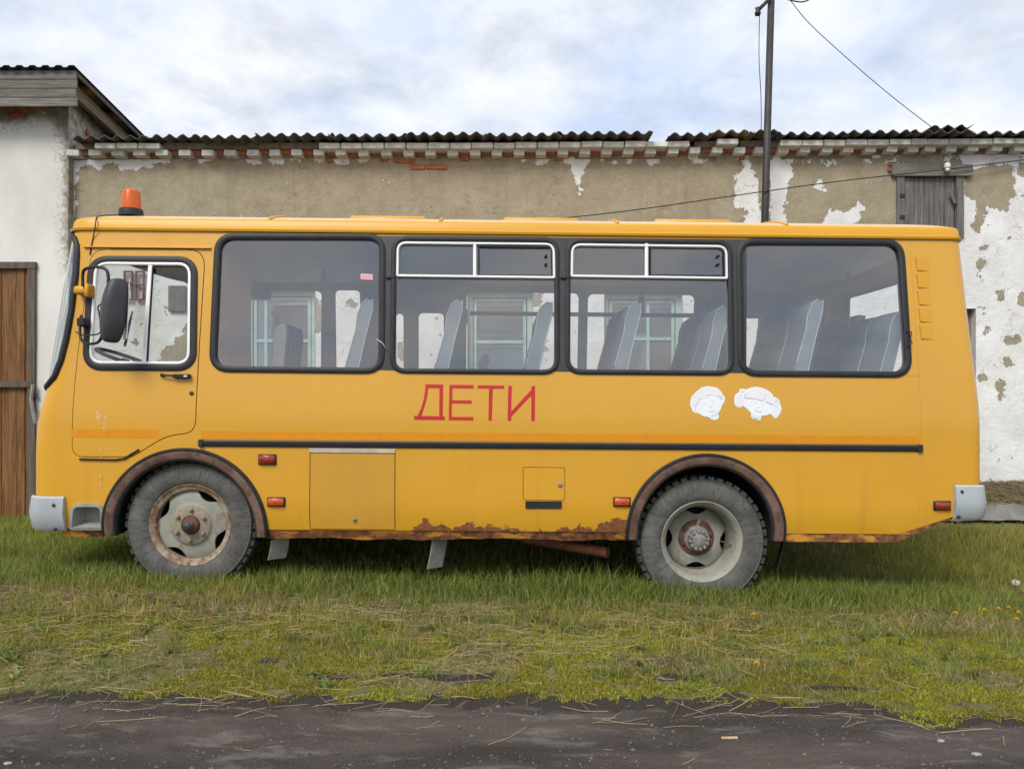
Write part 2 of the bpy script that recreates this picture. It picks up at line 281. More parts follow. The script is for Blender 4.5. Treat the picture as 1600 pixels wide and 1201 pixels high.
# ------------------------------------------------------------------ mesh helpers
def mesh_obj(name, verts, faces, mat, parent=None, smooth=False, mats=None, fmat=None):
    me = bpy.data.meshes.new(name); me.from_pydata([tuple(v) for v in verts], [], faces)
    for m in (mats or [mat]): me.materials.append(m)
    if fmat is not None: me.polygons.foreach_set('material_index', np.asarray(fmat, dtype=np.int32))
    if smooth: me.polygons.foreach_set('use_smooth', np.ones(len(me.polygons), dtype=bool))
    me.update(); o = bpy.data.objects.new(name, me); C.objects.link(o)
    if parent is not None: o.parent = parent
    return o
class MB:
    def __init__(s): s.v = []; s.f = []; s.m = []
    def add(s, v, f, mi=0):
        k = len(s.v); s.v += [tuple(p) for p in v]; s.f += [tuple(i + k for i in q) for q in f]; s.m += [mi] * len(f); return s
    def box(s, lo, hi, mi=0, jit=0, bev=0):
        (a, b_, c), (d, e, f) = lo, hi
        if bev:
            bm = bmesh.new(); bmesh.ops.create_cube(bm, size=1)
            for q in bm.verts: q.co = Vector(((a + d) / 2 + q.co.x * (d - a), (b_ + e) / 2 + q.co.y * (e - b_), (c + f) / 2 + q.co.z * (f - c)))
            bmesh.ops.bevel(bm, geom=bm.edges[:], offset=bev, segments=1, affect='EDGES', profile=.5)
            bm.verts.index_update(); r = s.add([q.co for q in bm.verts], [[q.index for q in p.verts] for p in bm.faces], mi); bm.free(); return r
        v = [(a, b_, c), (d, b_, c), (d, e, c), (a, e, c), (a, b_, f), (d, b_, f), (d, e, f), (a, e, f)]
        if jit: v = [tuple(q + random.uniform(-jit, jit) for q in p) for p in v]
        return s.add(v, [(0, 3, 2, 1), (4, 5, 6, 7), (0, 1, 5, 4), (1, 2, 6, 5), (2, 3, 7, 6), (3, 0, 4, 7)], mi)
    def tube(s, pts, r, n=8, closed=False, mi=0, caps=True):
        pts = [Vector(p) for p in pts]; N = len(pts); k0 = len(s.v); rr = r if isinstance(r, (list, tuple)) else [r] * N
        up = None
        for i, p in enumerate(pts):
            t = (pts[(i + 1) % N] - pts[i - 1]) if closed else (pts[min(i + 1, N - 1)] - pts[max(i - 1, 0)])
            t.normalize()
            if up is None: up = t.orthogonal().normalized()
            up = (up - t * up.dot(t)).normalized(); bi = t.cross(up)
            for j in range(n):
                a = 2 * math.pi * j / n; s.v.append(tuple(p + rr[i] * (math.cos(a) * up + math.sin(a) * bi)))
        for i in range(N if closed else N - 1):
            i2 = (i + 1) % N
            for j in range(n):
                s.f.append((k0 + i * n + j, k0 + i * n + (j + 1) % n, k0 + i2 * n + (j + 1) % n, k0 + i2 * n + j)); s.m.append(mi)
        if not closed and caps:
            s.f.append(tuple(k0 + j for j in range(n))[::-1]); s.f.append(tuple(k0 + (N - 1) * n + j for j in range(n))); s.m += [mi, mi]
        return s
    def lathe(s, prof, n=48, axis='y', mi=0, center=(0, 0, 0)):          # prof: (r, h)
        k0 = len(s.v); cx, cy, cz = center
        for r, h in prof:
            for j in range(n):
                a = 2 * math.pi * j / n; ca, sa = math.cos(a) * r, math.sin(a) * r
                s.v.append((cx + ca, cy + h, cz + sa) if axis == 'y' else (cx + ca, cy + sa, cz + h))
        for i in range(len(prof) - 1):
            for j in range(n):
                q = (k0 + i * n + j, k0 + (i + 1) * n + j, k0 + (i + 1) * n + (j + 1) % n, k0 + i * n + (j + 1) % n); s.f.append(q); s.m.append(mi)
        return s
    def build(s, name, mat, parent=None, smooth=False):
        mats = mat if isinstance(mat, list) else [mat]
        return mesh_obj(name, s.v, s.f, None, parent, smooth, mats, s.m if len(mats) > 1 else None)
def autosmooth(o, deg=35):
    bm = bmesh.new(); bm.from_mesh(o.data); bmesh.ops.recalc_face_normals(bm, faces=bm.faces[:])
    for e in bm.edges:
        if len(e.link_faces) == 2 and e.calc_face_angle(0) > R(deg): e.smooth = False
    for f in bm.faces: f.smooth = True
    bm.to_mesh(o.data); bm.free(); return o
def empty(name, loc=(0, 0, 0)):
    o = bpy.data.objects.new(name, None); C.objects.link(o); o.location = loc; o.empty_display_size = .2; return o
def tag(o, label=None, cat=None, group=None, kind=None):
    if label: o['label'] = label
    if cat: o['category'] = cat
    if group: o['group'] = group
    if kind: o['kind'] = kind
    return o
def pip(px, py, poly):
    px = np.asarray(px); py = np.asarray(py); ins = np.zeros(px.shape, bool); n = len(poly)
    for i in range(n):
        x1, y1 = poly[i]; x2, y2 = poly[i - 1]
        if y1 == y2: continue
        c = ((y1 > py) != (y2 > py)) & (px < (x2 - x1) * (py - y1) / (y2 - y1) + x1); ins ^= c
    return ins
def sdpoly(px, py, poly):
    d = np.full(px.shape, 1e9); n = len(poly)
    for i in range(n):
        x1, y1 = poly[i]; x2, y2 = poly[(i + 1) % n]; dx, dy = x2 - x1, y2 - y1
        t = np.clip(((px - x1) * dx + (py - y1) * dy) / (dx * dx + dy * dy + 1e-9), 0, 1)
        d = np.minimum(d, np.hypot(px - x1 - t * dx, py - y1 - t * dy))
    return np.where(pip(px, py, poly), d, -d)
def fill2d(outline, holes=(), sx=.3, sz=.06):
    pts = []; edges = []
    for lp in [outline] + list(holes):
        k = len(pts); pts += [tuple(p) for p in lp]; n = len(lp); edges += [(k + i, k + (i + 1) % n) for i in range(n)]
    xs = [p[0] for p in outline]; zs = [p[1] for p in outline]
    if sx:
        gx = np.arange(min(xs) + sx * .5, max(xs), sx); gz = np.arange(min(zs) + sz * .5, max(zs), sz)
        A, B_ = np.meshgrid(gx, gz); A = A.ravel(); B_ = B_.ravel(); ok = pip(A, B_, outline)
        for h in holes: ok &= ~pip(A, B_, h)
        pts += list(zip(A[ok].tolist(), B_[ok].tolist()))
    r = delaunay_2d_cdt([Vector(p) for p in pts], edges, [], 0, 1e-6)
    V = np.array([(v.x, v.y) for v in r[0]]); F = [f for f in r[2] if len(f) == 3]
    T = np.array(F); cen = V[T].mean(axis=1); ok = pip(cen[:, 0], cen[:, 1], outline)
    for h in holes: ok &= ~pip(cen[:, 0], cen[:, 1], h)
    T = T[ok]; a = V[T]; ar = (a[:, 1, 0] - a[:, 0, 0]) * (a[:, 2, 1] - a[:, 0, 1]) - (a[:, 2, 0] - a[:, 0, 0]) * (a[:, 1, 1] - a[:, 0, 1])
    T[ar < 0] = T[ar < 0][:, ::-1]
    used = np.unique(T); mp_ = -np.ones(len(V), int); mp_[used] = np.arange(len(used))
    return V[used], mp_[T]
def rrect(x0, z0, x1, z1, r, n=7, rb=None, skew=0):
    rb = r if rb is None else rb; out = []
    for cx, cz, a0, q in ((x1 - r, z1 - r, 0, r), (x0 + r, z1 - r, 90, r), (x0 + rb, z0 + rb, 180, rb), (x1 - rb, z0 + rb, 270, rb)):
        for i in range(n + 1):
            a = R(a0 + 90 * i / n); out.append((cx + q * math.cos(a), cz + q * math.sin(a)))
    if skew: out = [(x + skew * (z1 - z) / (z1 - z0), z) for x, z in out]
    return out
def quad_round(c, r, n=6):
    """rounded polygon through corner list c (any winding)"""
    out = []; N = len(c); rs = r if isinstance(r, (list, tuple)) else [r] * N
    for i in range(N):
        p, a, b_ = Vector(c[i]), Vector(c[i - 1]), Vector(c[(i + 1) % N]); u = (a - p); v = (b_ - p); q = min(rs[i], u.length * .49, v.length * .49)
        p0 = p + u.normalized() * q; p1 = p + v.normalized() * q
        for k in range(n + 1):
            t = k / n; out.append(tuple((1 - t) ** 2 * p0 + 2 * t * (1 - t) * p + t * t * p1))
    return out
def inset(lp, d):
    n = len(lp); A = sum(lp[i - 1][0] * lp[i][1] - lp[i][0] * lp[i - 1][1] for i in range(n)); sg = 1 if A > 0 else -1; out = []
    for i in range(n):
        a, b_ = Vector(lp[i - 1]), Vector(lp[(i + 1) % n]); t = b_ - a
        if t.length < 1e-9: out.append(lp[i]); continue
        t.normalize(); out.append((lp[i][0] - sg * t.y * d, lp[i][1] + sg * t.x * d))
    return out
def dense(lp, step, closed=True):
    out = []; n = len(lp)
    for i in range(n if closed else n - 1):
        a, b_ = Vector(lp[i]), Vector(lp[(i + 1) % n]); m = max(1, int((b_ - a).length / step))
        out += [tuple(a.lerp(b_, k / m)) for k in range(m)]
    if not closed: out.append(tuple(lp[-1]))
    return out
def vnoise(x, y, scale, seed=0):
    r = np.random.default_rng(seed); G = r.random((256, 256)); x = np.asarray(x) * scale + 1000.3; y = np.asarray(y) * scale + 1000.7
    i = np.floor(x).astype(int); j = np.floor(y).astype(int); fx = x - i; fy = y - j; fx = fx * fx * (3 - 2 * fx); fy = fy * fy * (3 - 2 * fy)
    g = lambda a, b_: G[a % 256, b_ % 256]
    return (g(i, j) * (1 - fx) + g(i + 1, j) * fx) * (1 - fy) + (g(i, j + 1) * (1 - fx) + g(i + 1, j + 1) * fx) * fy
def fbm(x, y, scale, seed=0, o=4):
    return sum(vnoise(x, y, scale * 2 ** k, seed + k) / 2 ** k for k in range(o)) / sum(1 / 2 ** k for k in range(o))
def sstep(a, b_, x):
    t = np.clip((np.asarray(x, float) - a) / (b_ - a), 0, 1); return t * t * (3 - 2 * t)
def WP(px, py, Y):                       # where a sight line meets the plane Y
    d = Y - CAMY; return Vector(((px - CX) * d / FPX, Y, CAMZ + (HY - py) * d / FPX))

# ------------------------------------------------------------------ ground
def ground_z(x, y):
    x = np.asarray(x, float); y = np.asarray(y, float); xc = np.clip(x, -6, 6)
    near = -.030 * xc * sstep(-2.3, -.3, y) - .035
    back = .10 + .022 * xc
    t = sstep(1.2, 3.3, y)
    return near * (1 - t) + back * t + .05 * (fbm(x, y, .7, 5) - .5) * sstep(-3.5, -2.2, y) * (1 - t * .5)
def grid_mesh(name, xs, ys, zf, mat, keep=None):
    A, B_ = np.meshgrid(xs, ys); Z = zf(A, B_); nx, ny = len(xs), len(ys)
    idx = np.arange(nx * ny).reshape(ny, nx); q = np.stack([idx[:-1, :-1], idx[:-1, 1:], idx[1:, 1:], idx[1:, :-1]], -1).reshape(-1, 4)
    if keep is not None:
        cx = (A[:-1, :-1] + A[1:, 1:]) / 2; cy = (B_[:-1, :-1] + B_[1:, 1:]) / 2; q = q[keep(cx, cy).ravel()]
    return mesh_obj(name, np.stack([A.ravel(), B_.ravel(), Z.ravel()], -1).tolist(), q.tolist(), mat, None, True)
def road_edge(x):
    x = np.asarray(x, float)
    e = -2.07 - .02 * x + .12 * (fbm(x, x * 0, 1.2, 21) - .5) * 2 + .13 * (fbm(x, x * 0, 6, 22) - .5) * 2 + .05 * (fbm(x, x * 0, 23, 24) - .5) * 2
    return e - .17 * sstep(1.2, 2.0, x)
def bare(x, y): return sstep(.58, .63, fbm(np.asarray(x) * .8, np.asarray(y) * 2.2, 2.3, 141)) * sstep(.75, .35, np.asarray(y) - road_edge(x)) * .95
xs = np.concatenate([np.linspace(-300, -14, 14), np.arange(-13, -4.5, .12), np.arange(-4.5, 4.5, .04), np.arange(4.5, 13, .12), np.linspace(14, 300, 14)])
ys = np.concatenate([np.linspace(-300, -12, 14), np.arange(-11, -2.6, .12), np.arange(-2.6, -.5, .035), np.arange(-.5, 5.0, .12), np.linspace(6, 300, 12)])
gnd = tag(grid_mesh('ground', xs, ys, lambda a, b_: ground_z(a, b_) - .10 * sstep(-.04, -.22, b_ - road_edge(a)), M['soil']), 'grassy soil around the bus and the sheds', 'ground', kind='structure')
co_ = np.empty(len(gnd.data.vertices) * 3); gnd.data.vertices.foreach_get('co', co_); co_ = co_.reshape(-1, 3)
gnd.data.attributes.new('bare', 'FLOAT', 'POINT').data.foreach_set('value', np.maximum(bare(co_[:, 0], co_[:, 1]), sstep(.14, .02, co_[:, 1] - road_edge(co_[:, 0]))).astype(np.float32))
def road_z(x, y):
    return ground_z(x, y) + .012 + .05 * (fbm(x * .6, y, 2.2, 31) - .5) + .022 * (fbm(x * .8, y, 11, 33) - .5) + .008 * (fbm(x, y, 30, 37) - .5) - .05 * sstep(-.12, .03, np.asarray(y) - road_edge(x))
tag(grid_mesh('dirt_road', np.concatenate([np.linspace(-120, -6, 20), np.arange(-5.9, 5.9, .03), np.linspace(6, 120, 20)]),
    np.concatenate([np.linspace(-9, -4.6, 20), np.arange(-4.5, -1.6, .025)]), road_z, M['road'], lambda x, y: y < road_edge(x) + .04), 'dark cinder road along the grass in front', 'road', kind='structure')
# concrete apron along the shed
mb = MB(); a0, a1 = 4.05, 9.5
vv = []; nx = 60
for i in range(nx + 1):
    x_ = a0 + (a1 - a0) * i / nx
    for y_ in (2.45 + .05 * random.random(), 2.9, 3.42): vv.append((x_, y_, float(ground_z(x_, y_)) + .045 + random.uniform(-.006, .006)))
ff = [(i * 3 + j, (i + 1) * 3 + j, (i + 1) * 3 + j + 1, i * 3 + j + 1) for i in range(nx) for j in range(2)]
tag(mesh_obj('pavement', vv, ff, M['concrete']), 'grey concrete apron along the foot of the shed', 'pavement', kind='structure')

# ------------------------------------------------------------------ the bus
BUS_LABEL = 'yellow school bus with red lettering parked on the grass before the shed'
bus = tag(empty('bus'), BUS_LABEL, 'bus')
BMAT = Matrix.Rotation(.0095, 4, 'Z') @ Matrix.Rotation(.0088, 4, 'Y')
bus.matrix_world = BMAT; BINV = BMAT.inverted()
HW = 1.22; YC = 1.22                                   # half width, centre line
BF, NF, BR, NR = .30, 3.0, .20, 3.6
def prof(z):
    if z < .6: return .035 * ((.6 - z) / .25) ** 2 if z < .6 else 0
    if z <= 1.2: return 0.0
    return .135 * ((z - 1.2) / 1.4) ** 1.25
def bproj(p):
    q = BMAT @ Vector(p); d = q.y - CAMY; return CX + FPX * q.x / d, HY - FPX * (q.z - CAMZ) / d
def solve_end(sil, sign, b_, n_):
    """corner station xA(z) such that the rounded corner's outline passes through sil"""
    zs, xa = [], []
    for px, py in sil:
        z = 1.3 + (HY - py) * 5.6 / FPX
        for _ in range(4): z += (HY - 0 - py - FPX * ((BMAT @ Vector((sign * 3.3, .12, z))).z - CAMZ) / 5.62) * 5.62 / FPX
        h = HW - prof(z); lo, hi = 2.5, 4.2
        for _ in range(30):
            m_ = (lo + hi) / 2; ext = []
            for k in range(41):
                t = k / 40 * math.pi / 2; ext.append(bproj((sign * (m_ + b_ * math.sin(t) ** (2 / n_)), YC - h * math.cos(t) ** (2 / n_) if t < math.pi / 2 else YC, z))[0])
            e = min(ext) if sign < 0 else max(ext)
            if (e > px) == (sign < 0): lo = m_
            else: hi = m_
        zs.append(z); xa.append(sign * lo)
    o = np.argsort(zs); zs = np.array(zs)[o]; xa = np.array(xa)[o]
    zg = np.linspace(0, 3, 301); xg = np.interp(zg, zs, xa); ker = np.exp(-np.linspace(-2, 2, 25) ** 2); ker /= ker.sum()
    xg = np.convolve(np.pad(xg, 12, mode='edge'), ker, 'valid'); return lambda z: float(np.interp(z, zg, xg))
xA = solve_end([(120, 338), (114, 365), (100, 445), (88, 520), (75, 602), (67, 630), (59, 658), (56, 700), (56, 775), (58, 840)], -1, BF, NF)
xB = solve_end([(1494, 358), (1498, 372), (1510, 480), (1520, 560), (1528, 620), (1531, 660), (1531, 760), (1529, 840)], 1, BR, NR)
def ysurf(x, z):
    y = prof(z); a = xA(z); bb = xB(z); h = HW - y
    if x < a: return y + h * (1 - max(0, 1 - min(1, (a - x) / BF) ** NF) ** (1 / NF))
    if x > bb: return y + h * (1 - max(0, 1 - min(1, (x - bb) / BR) ** NR) ** (1 / NR))
    return y
EYE = BINV @ Vector((0, CAMY, CAMZ))
def Bp(px, py, yl):                                    # pixel -> bus-local (x,z) on local plane y=yl
    dr = BINV.to_3x3() @ Vector(((px - CX) / FPX, 1, (HY - py) / FPX)); t = (yl - EYE.y) / dr.y; q = EYE + dr * t; return q.x, q.z
def B(px, py):
    y = .02
    for _ in range(6):
        x, z = Bp(px, py, y); y = ysurf(x, z)
    return x, z
def BL(pts): return [B(*p) for p in pts]
def sheet(name, outline, holes, mat, parent, off=0.0, thick=0.0, sx=.3, sz=.06, far=False, ymap=None, smooth=True):
    V, T = fill2d(outline, holes, sx, sz); ym = ymap or ysurf
    P = [(x, ym(x, z) - off, z) for x, z in V]
    if far: P = [(x, 2 * YC - y, z) for x, y, z in P]; T = T[:, ::-1]
    verts = list(P); faces = [tuple(int(i) for i in t) for t in T]
    if thick:
        from collections import Counter
        cn = Counter(); dirs = {}
        for t in faces:
            for i in range(3):
                e = (t[i], t[(i + 1) % 3]); cn[tuple(sorted(e))] += 1; dirs[tuple(sorted(e))] = e
        s = -1 if far else 1
        for k, c_ in cn.items():
            if c_ == 1:
                a, b_ = dirs[k]; n = len(verts); pa, pb = P[a], P[b_]
                verts += [pa, pb, (pb[0], pb[1] + s * thick, pb[2]), (pa[0], pa[1] + s * thick, pa[2])]; faces.append((n, n + 3, n + 2, n + 1))
    return mesh_obj(name, verts, faces, mat, parent, smooth)
def sweep(lp, sec, closed=True, far=False, ymap=None):
    """sec: (in-plane offset to the left, proud of the surface)"""
    n = len(lp); mb = MB(); ym = ymap or ysurf; K = len(sec)
    for i in range(n):
        a = Vector(lp[i - 1] if (closed or i > 0) else lp[0]); b_ = Vector(lp[(i + 1) % n] if (closed or i < n - 1) else lp[-1])
        t = (b_ - a).normalized(); nx, nz = -t.y, t.x
        for o, h in sec:
            x, z = lp[i][0] + nx * o, lp[i][1] + nz * o; y = ym(x, z) - h
            mb.v.append((x, 2 * YC - y if far else y, z))
    for i in range(n if closed else n - 1):
        for k in range(K):
            q = (i * K + k, i * K + (k + 1) % K, ((i + 1) % n) * K + (k + 1) % K, ((i + 1) % n) * K + k); mb.f.append(q if far else q[::-1]); mb.m.append(0)
    if not closed: mb.f += [tuple(range(K)), tuple((n - 1) * K + k for k in range(K))[::-1]]; mb.m += [0, 0]
    return mb
def seal(name, lp, wd, h, mat, parent, closed=True, far=False):
    q = wd / 2; return autosmooth(sweep(lp, [(-q, -.004), (-q, h * .6), (-q * .5, h), (q * .5, h), (q, h * .6), (q, -.004)], closed, far).build(name, mat, parent), 50)

Z0 = B(700, 829)[1]; ZG = B(745, 367)[1]              # bottom of the skin, gutter
# window outlines (glass edge inside the rubber)
def pxq(c, r, n=7): return [p for p in quad_round(BL(c), r, n)]
win = {
 1: pxq([(343, 371), (596, 371.5), (594, 577), (334, 574)], .11),
 2: pxq([(618, 374.5), (868, 377), (868, 579), (615, 577)], .09),
 3: pxq([(890, 378), (1138, 380.5), (1141, 580.5), (889, 578.5)], .09),
 4: pxq([(1157, 379), (1405, 380), (1418, 583), (1160, 581)], .11)}
doorwin = pxq([(148, 409), (300, 410), (298, 570), (139, 569)], .10)
arch_f = (B(290, 828), .585); arch_r = (B(1102.5, 833), .571)
def arch_loop(c, r, top=1.0, a0=-8, a1=188):
    (cx, cz), r = c, r; return [(cx + r * math.cos(R(a)), cz + r * top * math.sin(R(a))) for a in np.linspace(a0, a1, 44)]
hole_f = [(arch_f[0][0] + arch_f[1] * .93, Z0 - .3)] + arch_loop(arch_f[0], arch_f[1] * .93, 1, 0, 180) + [(arch_f[0][0] - arch_f[1] * .93, Z0 - .3)]
hole_r = [(arch_r[0][0] + arch_r[1] * .93, Z0 - .3)] + arch_loop(arch_r[0], arch_r[1] * .93, 1, 0, 180) + [(arch_r[0][0] - arch_r[1] * .93, Z0 - .3)]
door_lp = dense(quad_round(BL([(142, 389), (322, 389), (306, 677), (262, 680), (222, 705), (205, 714), (112, 714), (113, 640), (120, 560), (136, 440)]), [.12, .14, .1, .1, .1, .08, .09, .2, .2, .2]), .06)
hatch_lp = BL([(484, 700), (618, 701), (618, 828), (484, 827)]); hatch_lp = dense(quad_round(hatch_lp, .015, 2), .1)
fuel_lp = dense(quad_round(BL([(817, 729), (883, 730), (883, 782), (817, 781)]), .02, 3), .1)
niche_lp = dense(quad_round(BL([(114, 789), (160, 789), (161, 825), (112, 825)]), [.05, .05, .005, .005], 4), .1)
# near side skin
zl = np.arange(Z0, ZG + .001, (ZG - Z0) / 30)
bl, br = B(1404, 828), B(1502, 803)
right = [(xB(z), z) for z in zl if z > br[1] + .01]
left = [(xA(z), z) for z in zl][::-1]
zbl = Z0
outline = [(xA(Z0), Z0), (bl[0], Z0), (min(br[0], right[0][0] - .02), br[1])] + right + left[:-1]
sheet('side_panel', outline, [hole_f, hole_r, door_lp, hatch_lp, fuel_lp, niche_lp, inset(win[1], -.012), inset(win[2], -.012), inset(win[3], -.012), inset(win[4], -.012)], M['paint'], bus, thick=.03)
# far side skin with its own openings and linings
def lrect(x0, z0, x1, z1, r=.08): return rrect(x0, z0, x1, z1, r, 5)
YF = 2 * YC
def FX(px, py): return Bp(px, py, YF - .08)
far_rects = [(389, 452, 508, .09), (523, 452, 566, .06), (617, 488, 633, .05), (652, 487, 696, .06), (727, 455, 906, .07), (916, 458, 1086, .07), (1140, 495, 1208, .07)]
far_wins = []
for a, t, c_, r_ in far_rects:
    x0, z1 = FX(a, t); x1, _ = FX(c_, t); far_wins.append(lrect(x0, 1.42, x1, z1, r_))
fout = outline
sheet('far_side_panel', fout, [hole_f, hole_r] + far_wins, M['paint'], bus, far=True, thick=.03)
lin_out = [(-3.1, 1.06), (3.2, 1.06), (3.15, 2.5), (-2.95, 2.5)]
sheet('far_lining', lin_out, far_wins, M['lining'], bus, off=-.045, far=True)
sheet('near_lining', lin_out, [inset(win[i], .008) for i in win] + [inset(doorwin, -.01)], M['lining'], bus, off=-.05)
for i, fw in enumerate(far_wins):
    fwn = sheet('far_window', inset(fw, -.015), [], M['glass2'], bus, off=-.02, far=True, sx=None)
    seal('far_window_seal', fw, .03, .012, M['black'], fwn, far=True)
# front and rear skins : parameter t runs round the end
def end_pt(t, z, sign):
    h = HW - prof(z); b_, n_, xe = (BF, NF, xA(z)) if sign < 0 else (BR, NR, xB(z))
    hp_ = math.pi / 2; t = hp_ * (t / hp_) ** 1.6 if t <= hp_ else math.pi - hp_ * ((math.pi - t) / hp_) ** 1.6
    s_, c_ = max(0, math.sin(t)), math.cos(t)
    return (xe + sign * b_ * s_ ** (2 / n_), YC - math.copysign(h * abs(c_) ** (2 / n_), c_), z)
tmap = lambda u: u                                      # u in [0, pi]
def end_sheet(name, poly, holes, mat, sign, off=0.0, su=.05, sz=.06):
    V, T = fill2d(poly, holes, su, sz); P = [end_pt(max(0, min(math.pi, u)), z, sign) for u, z in V]
    F = [tuple(int(i) for i in (t if sign > 0 else t[::-1])) for t in T]
    o = mesh_obj(name, P, F, mat, bus, True)
    return o
ut = [0, .002, .006, .014, .03, .055, .09, .14, .2, .28, .38, .5, .65, .85, 1.1, 1.4, 1.571]
us = ut + [math.pi - u for u in ut[::-1][1:]]
uv = [math.pi * k / 48 for k in range(49)]
def uz(px, py, sign=-1):                                # invert the corner for a pixel
    best = None; z = 1.3 + (HY - py) * 5.62 / FPX
    for _ in range(3):
        us_ = np.linspace(0, 1.2, 400); ps = [bproj(end_pt(u, z, sign)) for u in us_]
        k = int(np.argmin([p[0] for p in ps])); kk = min(range(k + 1), key=lambda i: abs(ps[i][0] - px)); z += (ps[kk][1] - py) * 5.6 / FPX
    return us_[kk], z, us_[k]
sealpx = [(113.5, 368), (118, 374), (121, 384), (121, 398), (119, 430), (112, 485), (104, 530), (96, 562), (86, 588), (77, 600)]
sp = [uz(*p) for p in sealpx]; zt, zb = sp[0][1], sp[-1][1] - .01
um = max(u for u, z, _ in sp) + .05
half = [(1.5, zt), (1.2, zt), (max(.9, um), zt)] + [(u, z) for u, z, _ in sp] + [(max(.9, um), zb - .02), (1.2, zb - .03), (1.5, zb - .035)]
screen_lp = half + [(math.pi - u, z) for u, z in half[::-1]]
def fpoly(z0_): q_ = [z for z in zl[1:-1] if z > z0_ + .01]; return [(u, z0_) for u in uv] + [(math.pi, z) for z in q_] + [(u, ZG) for u in uv[::-1]] + [(0, z) for z in q_[::-1]]
fp = fpoly(Z0)
V_front = end_sheet('front_panel', fp, [screen_lp], M['paint2'], -1, su=.06, sz=.07)
ws = end_sheet('windscreen', screen_lp, [], M['screen'], -1, su=.08, sz=.08)
pts = [Vector(end_pt(u, z, -1)) for u, z in dense(screen_lp, .05)]
MB().tube(pts, .024, 8, True).build('windscreen_seal', M['black'], ws, True)
rear_lp = rrect(.95, 1.55, math.pi - .95, 2.42, .15, 6)
end_sheet('rear_panel', fpoly(br[1] - .02), [rear_lp], M['paint'], 1, su=.06, sz=.07)
rw = end_sheet('rear_window', rear_lp, [], M['glass2'], 1, su=.1, sz=.1)
MB().tube([Vector(end_pt(u, z, 1)) for u, z in dense(rear_lp, .06)], .022, 6, True).build('rear_window_seal', M['black'], rw, True)
# roof : nested rings
def ring(z, ins, N=24):
    h = HW - prof(ZG) - ins; fa, ra = xA(ZG) + ins * .6, xB(ZG) - ins * .6; L = []
    for k in range(N): L.append((ra + (fa - ra) * k / N, YC - h, z))
    for u in us[:-1]: L.append((fa - max(.05, BF - ins * .4) * math.sin(u) ** (2 / NF), YC - math.copysign(h * abs(math.cos(u)) ** (2 / NF), math.cos(u)), z))
    for k in range(N): L.append((fa + (ra - fa) * k / N, YC + h, z))
    for u in us[::-1][:-1]: L.append((ra + max(.05, BR - ins * .3) * math.sin(u) ** (2 / NR), YC - math.copysign(h * abs(math.cos(u)) ** (2 / NR), math.cos(u)), z))
    return L
zc = B(780, 348)[1]
rings = [(ZG, .0), (ZG + .004, -.016), (ZG + .02, -.02), (ZG + .03, -.006), (zc - .012, .002), (zc, .010), (zc + .010, .03), (zc + .045, .13), (zc + .085, .28), (zc + .125, .48), (zc + .16, .75), (zc + .17, 1.0)]
mb = MB(); nr = None; fm = []
for i, (z, ins) in enumerate(rings):
    L = ring(z, ins); nr = len(L); mb.v += L
for i in range(len(rings) - 1):
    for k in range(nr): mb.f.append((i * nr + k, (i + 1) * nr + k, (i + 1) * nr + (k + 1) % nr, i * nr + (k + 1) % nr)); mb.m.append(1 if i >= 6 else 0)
mb.f.append(tuple(range((len(rings) - 1) * nr, len(rings) * nr))); mb.m.append(1)
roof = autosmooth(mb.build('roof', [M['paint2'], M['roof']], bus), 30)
def roof_z(ins): return float(np.interp(ins, [r[1] for r in rings[5:]], [r[0] for r in rings[5:]]))
# low ribs across the roof and three hatches
for px in (428, 690, 962, 1222):
    x0 = Bp(px, 345, .25)[0]; pts = [(x0, prof(ZG) + i_, roof_z(i_) + .004) for i_ in (.02, .05, .13, .28, .48, .75, 1.0)]
    MB().tube(pts, .013, 6).build('roof_rib', M['paint2'], roof, True)
for p0, p1 in ((545, 665), (786, 905), (1023, 1145)):
    x0, x1 = Bp(p0, 338, .6)[0], Bp(p1, 338, .6)[0]; zh = roof_z(.5) - .01
    o = MB().box((x0, .62, zh - .02), (x1, 1.5, zh + .045), bev=.018).build('roof_hatch', M['paint2'], bus); autosmooth(o, 60)
MB().box((-2.9, .2, 2.515), (3.1, 2.24, 2.53)).build('ceiling_lining', M['ceil'], bus)
MB().box((-3.1, .08, 1.0), (3.2, 2.36, 1.04)).build('floor', M['dash'], bus)
# gutter line above the cab door
g0 = BL([(132, 386), (330, 388)]); seal('rain_gutter', dense(g0, .1, False), .012, .02, M['paint2'], bus, False)
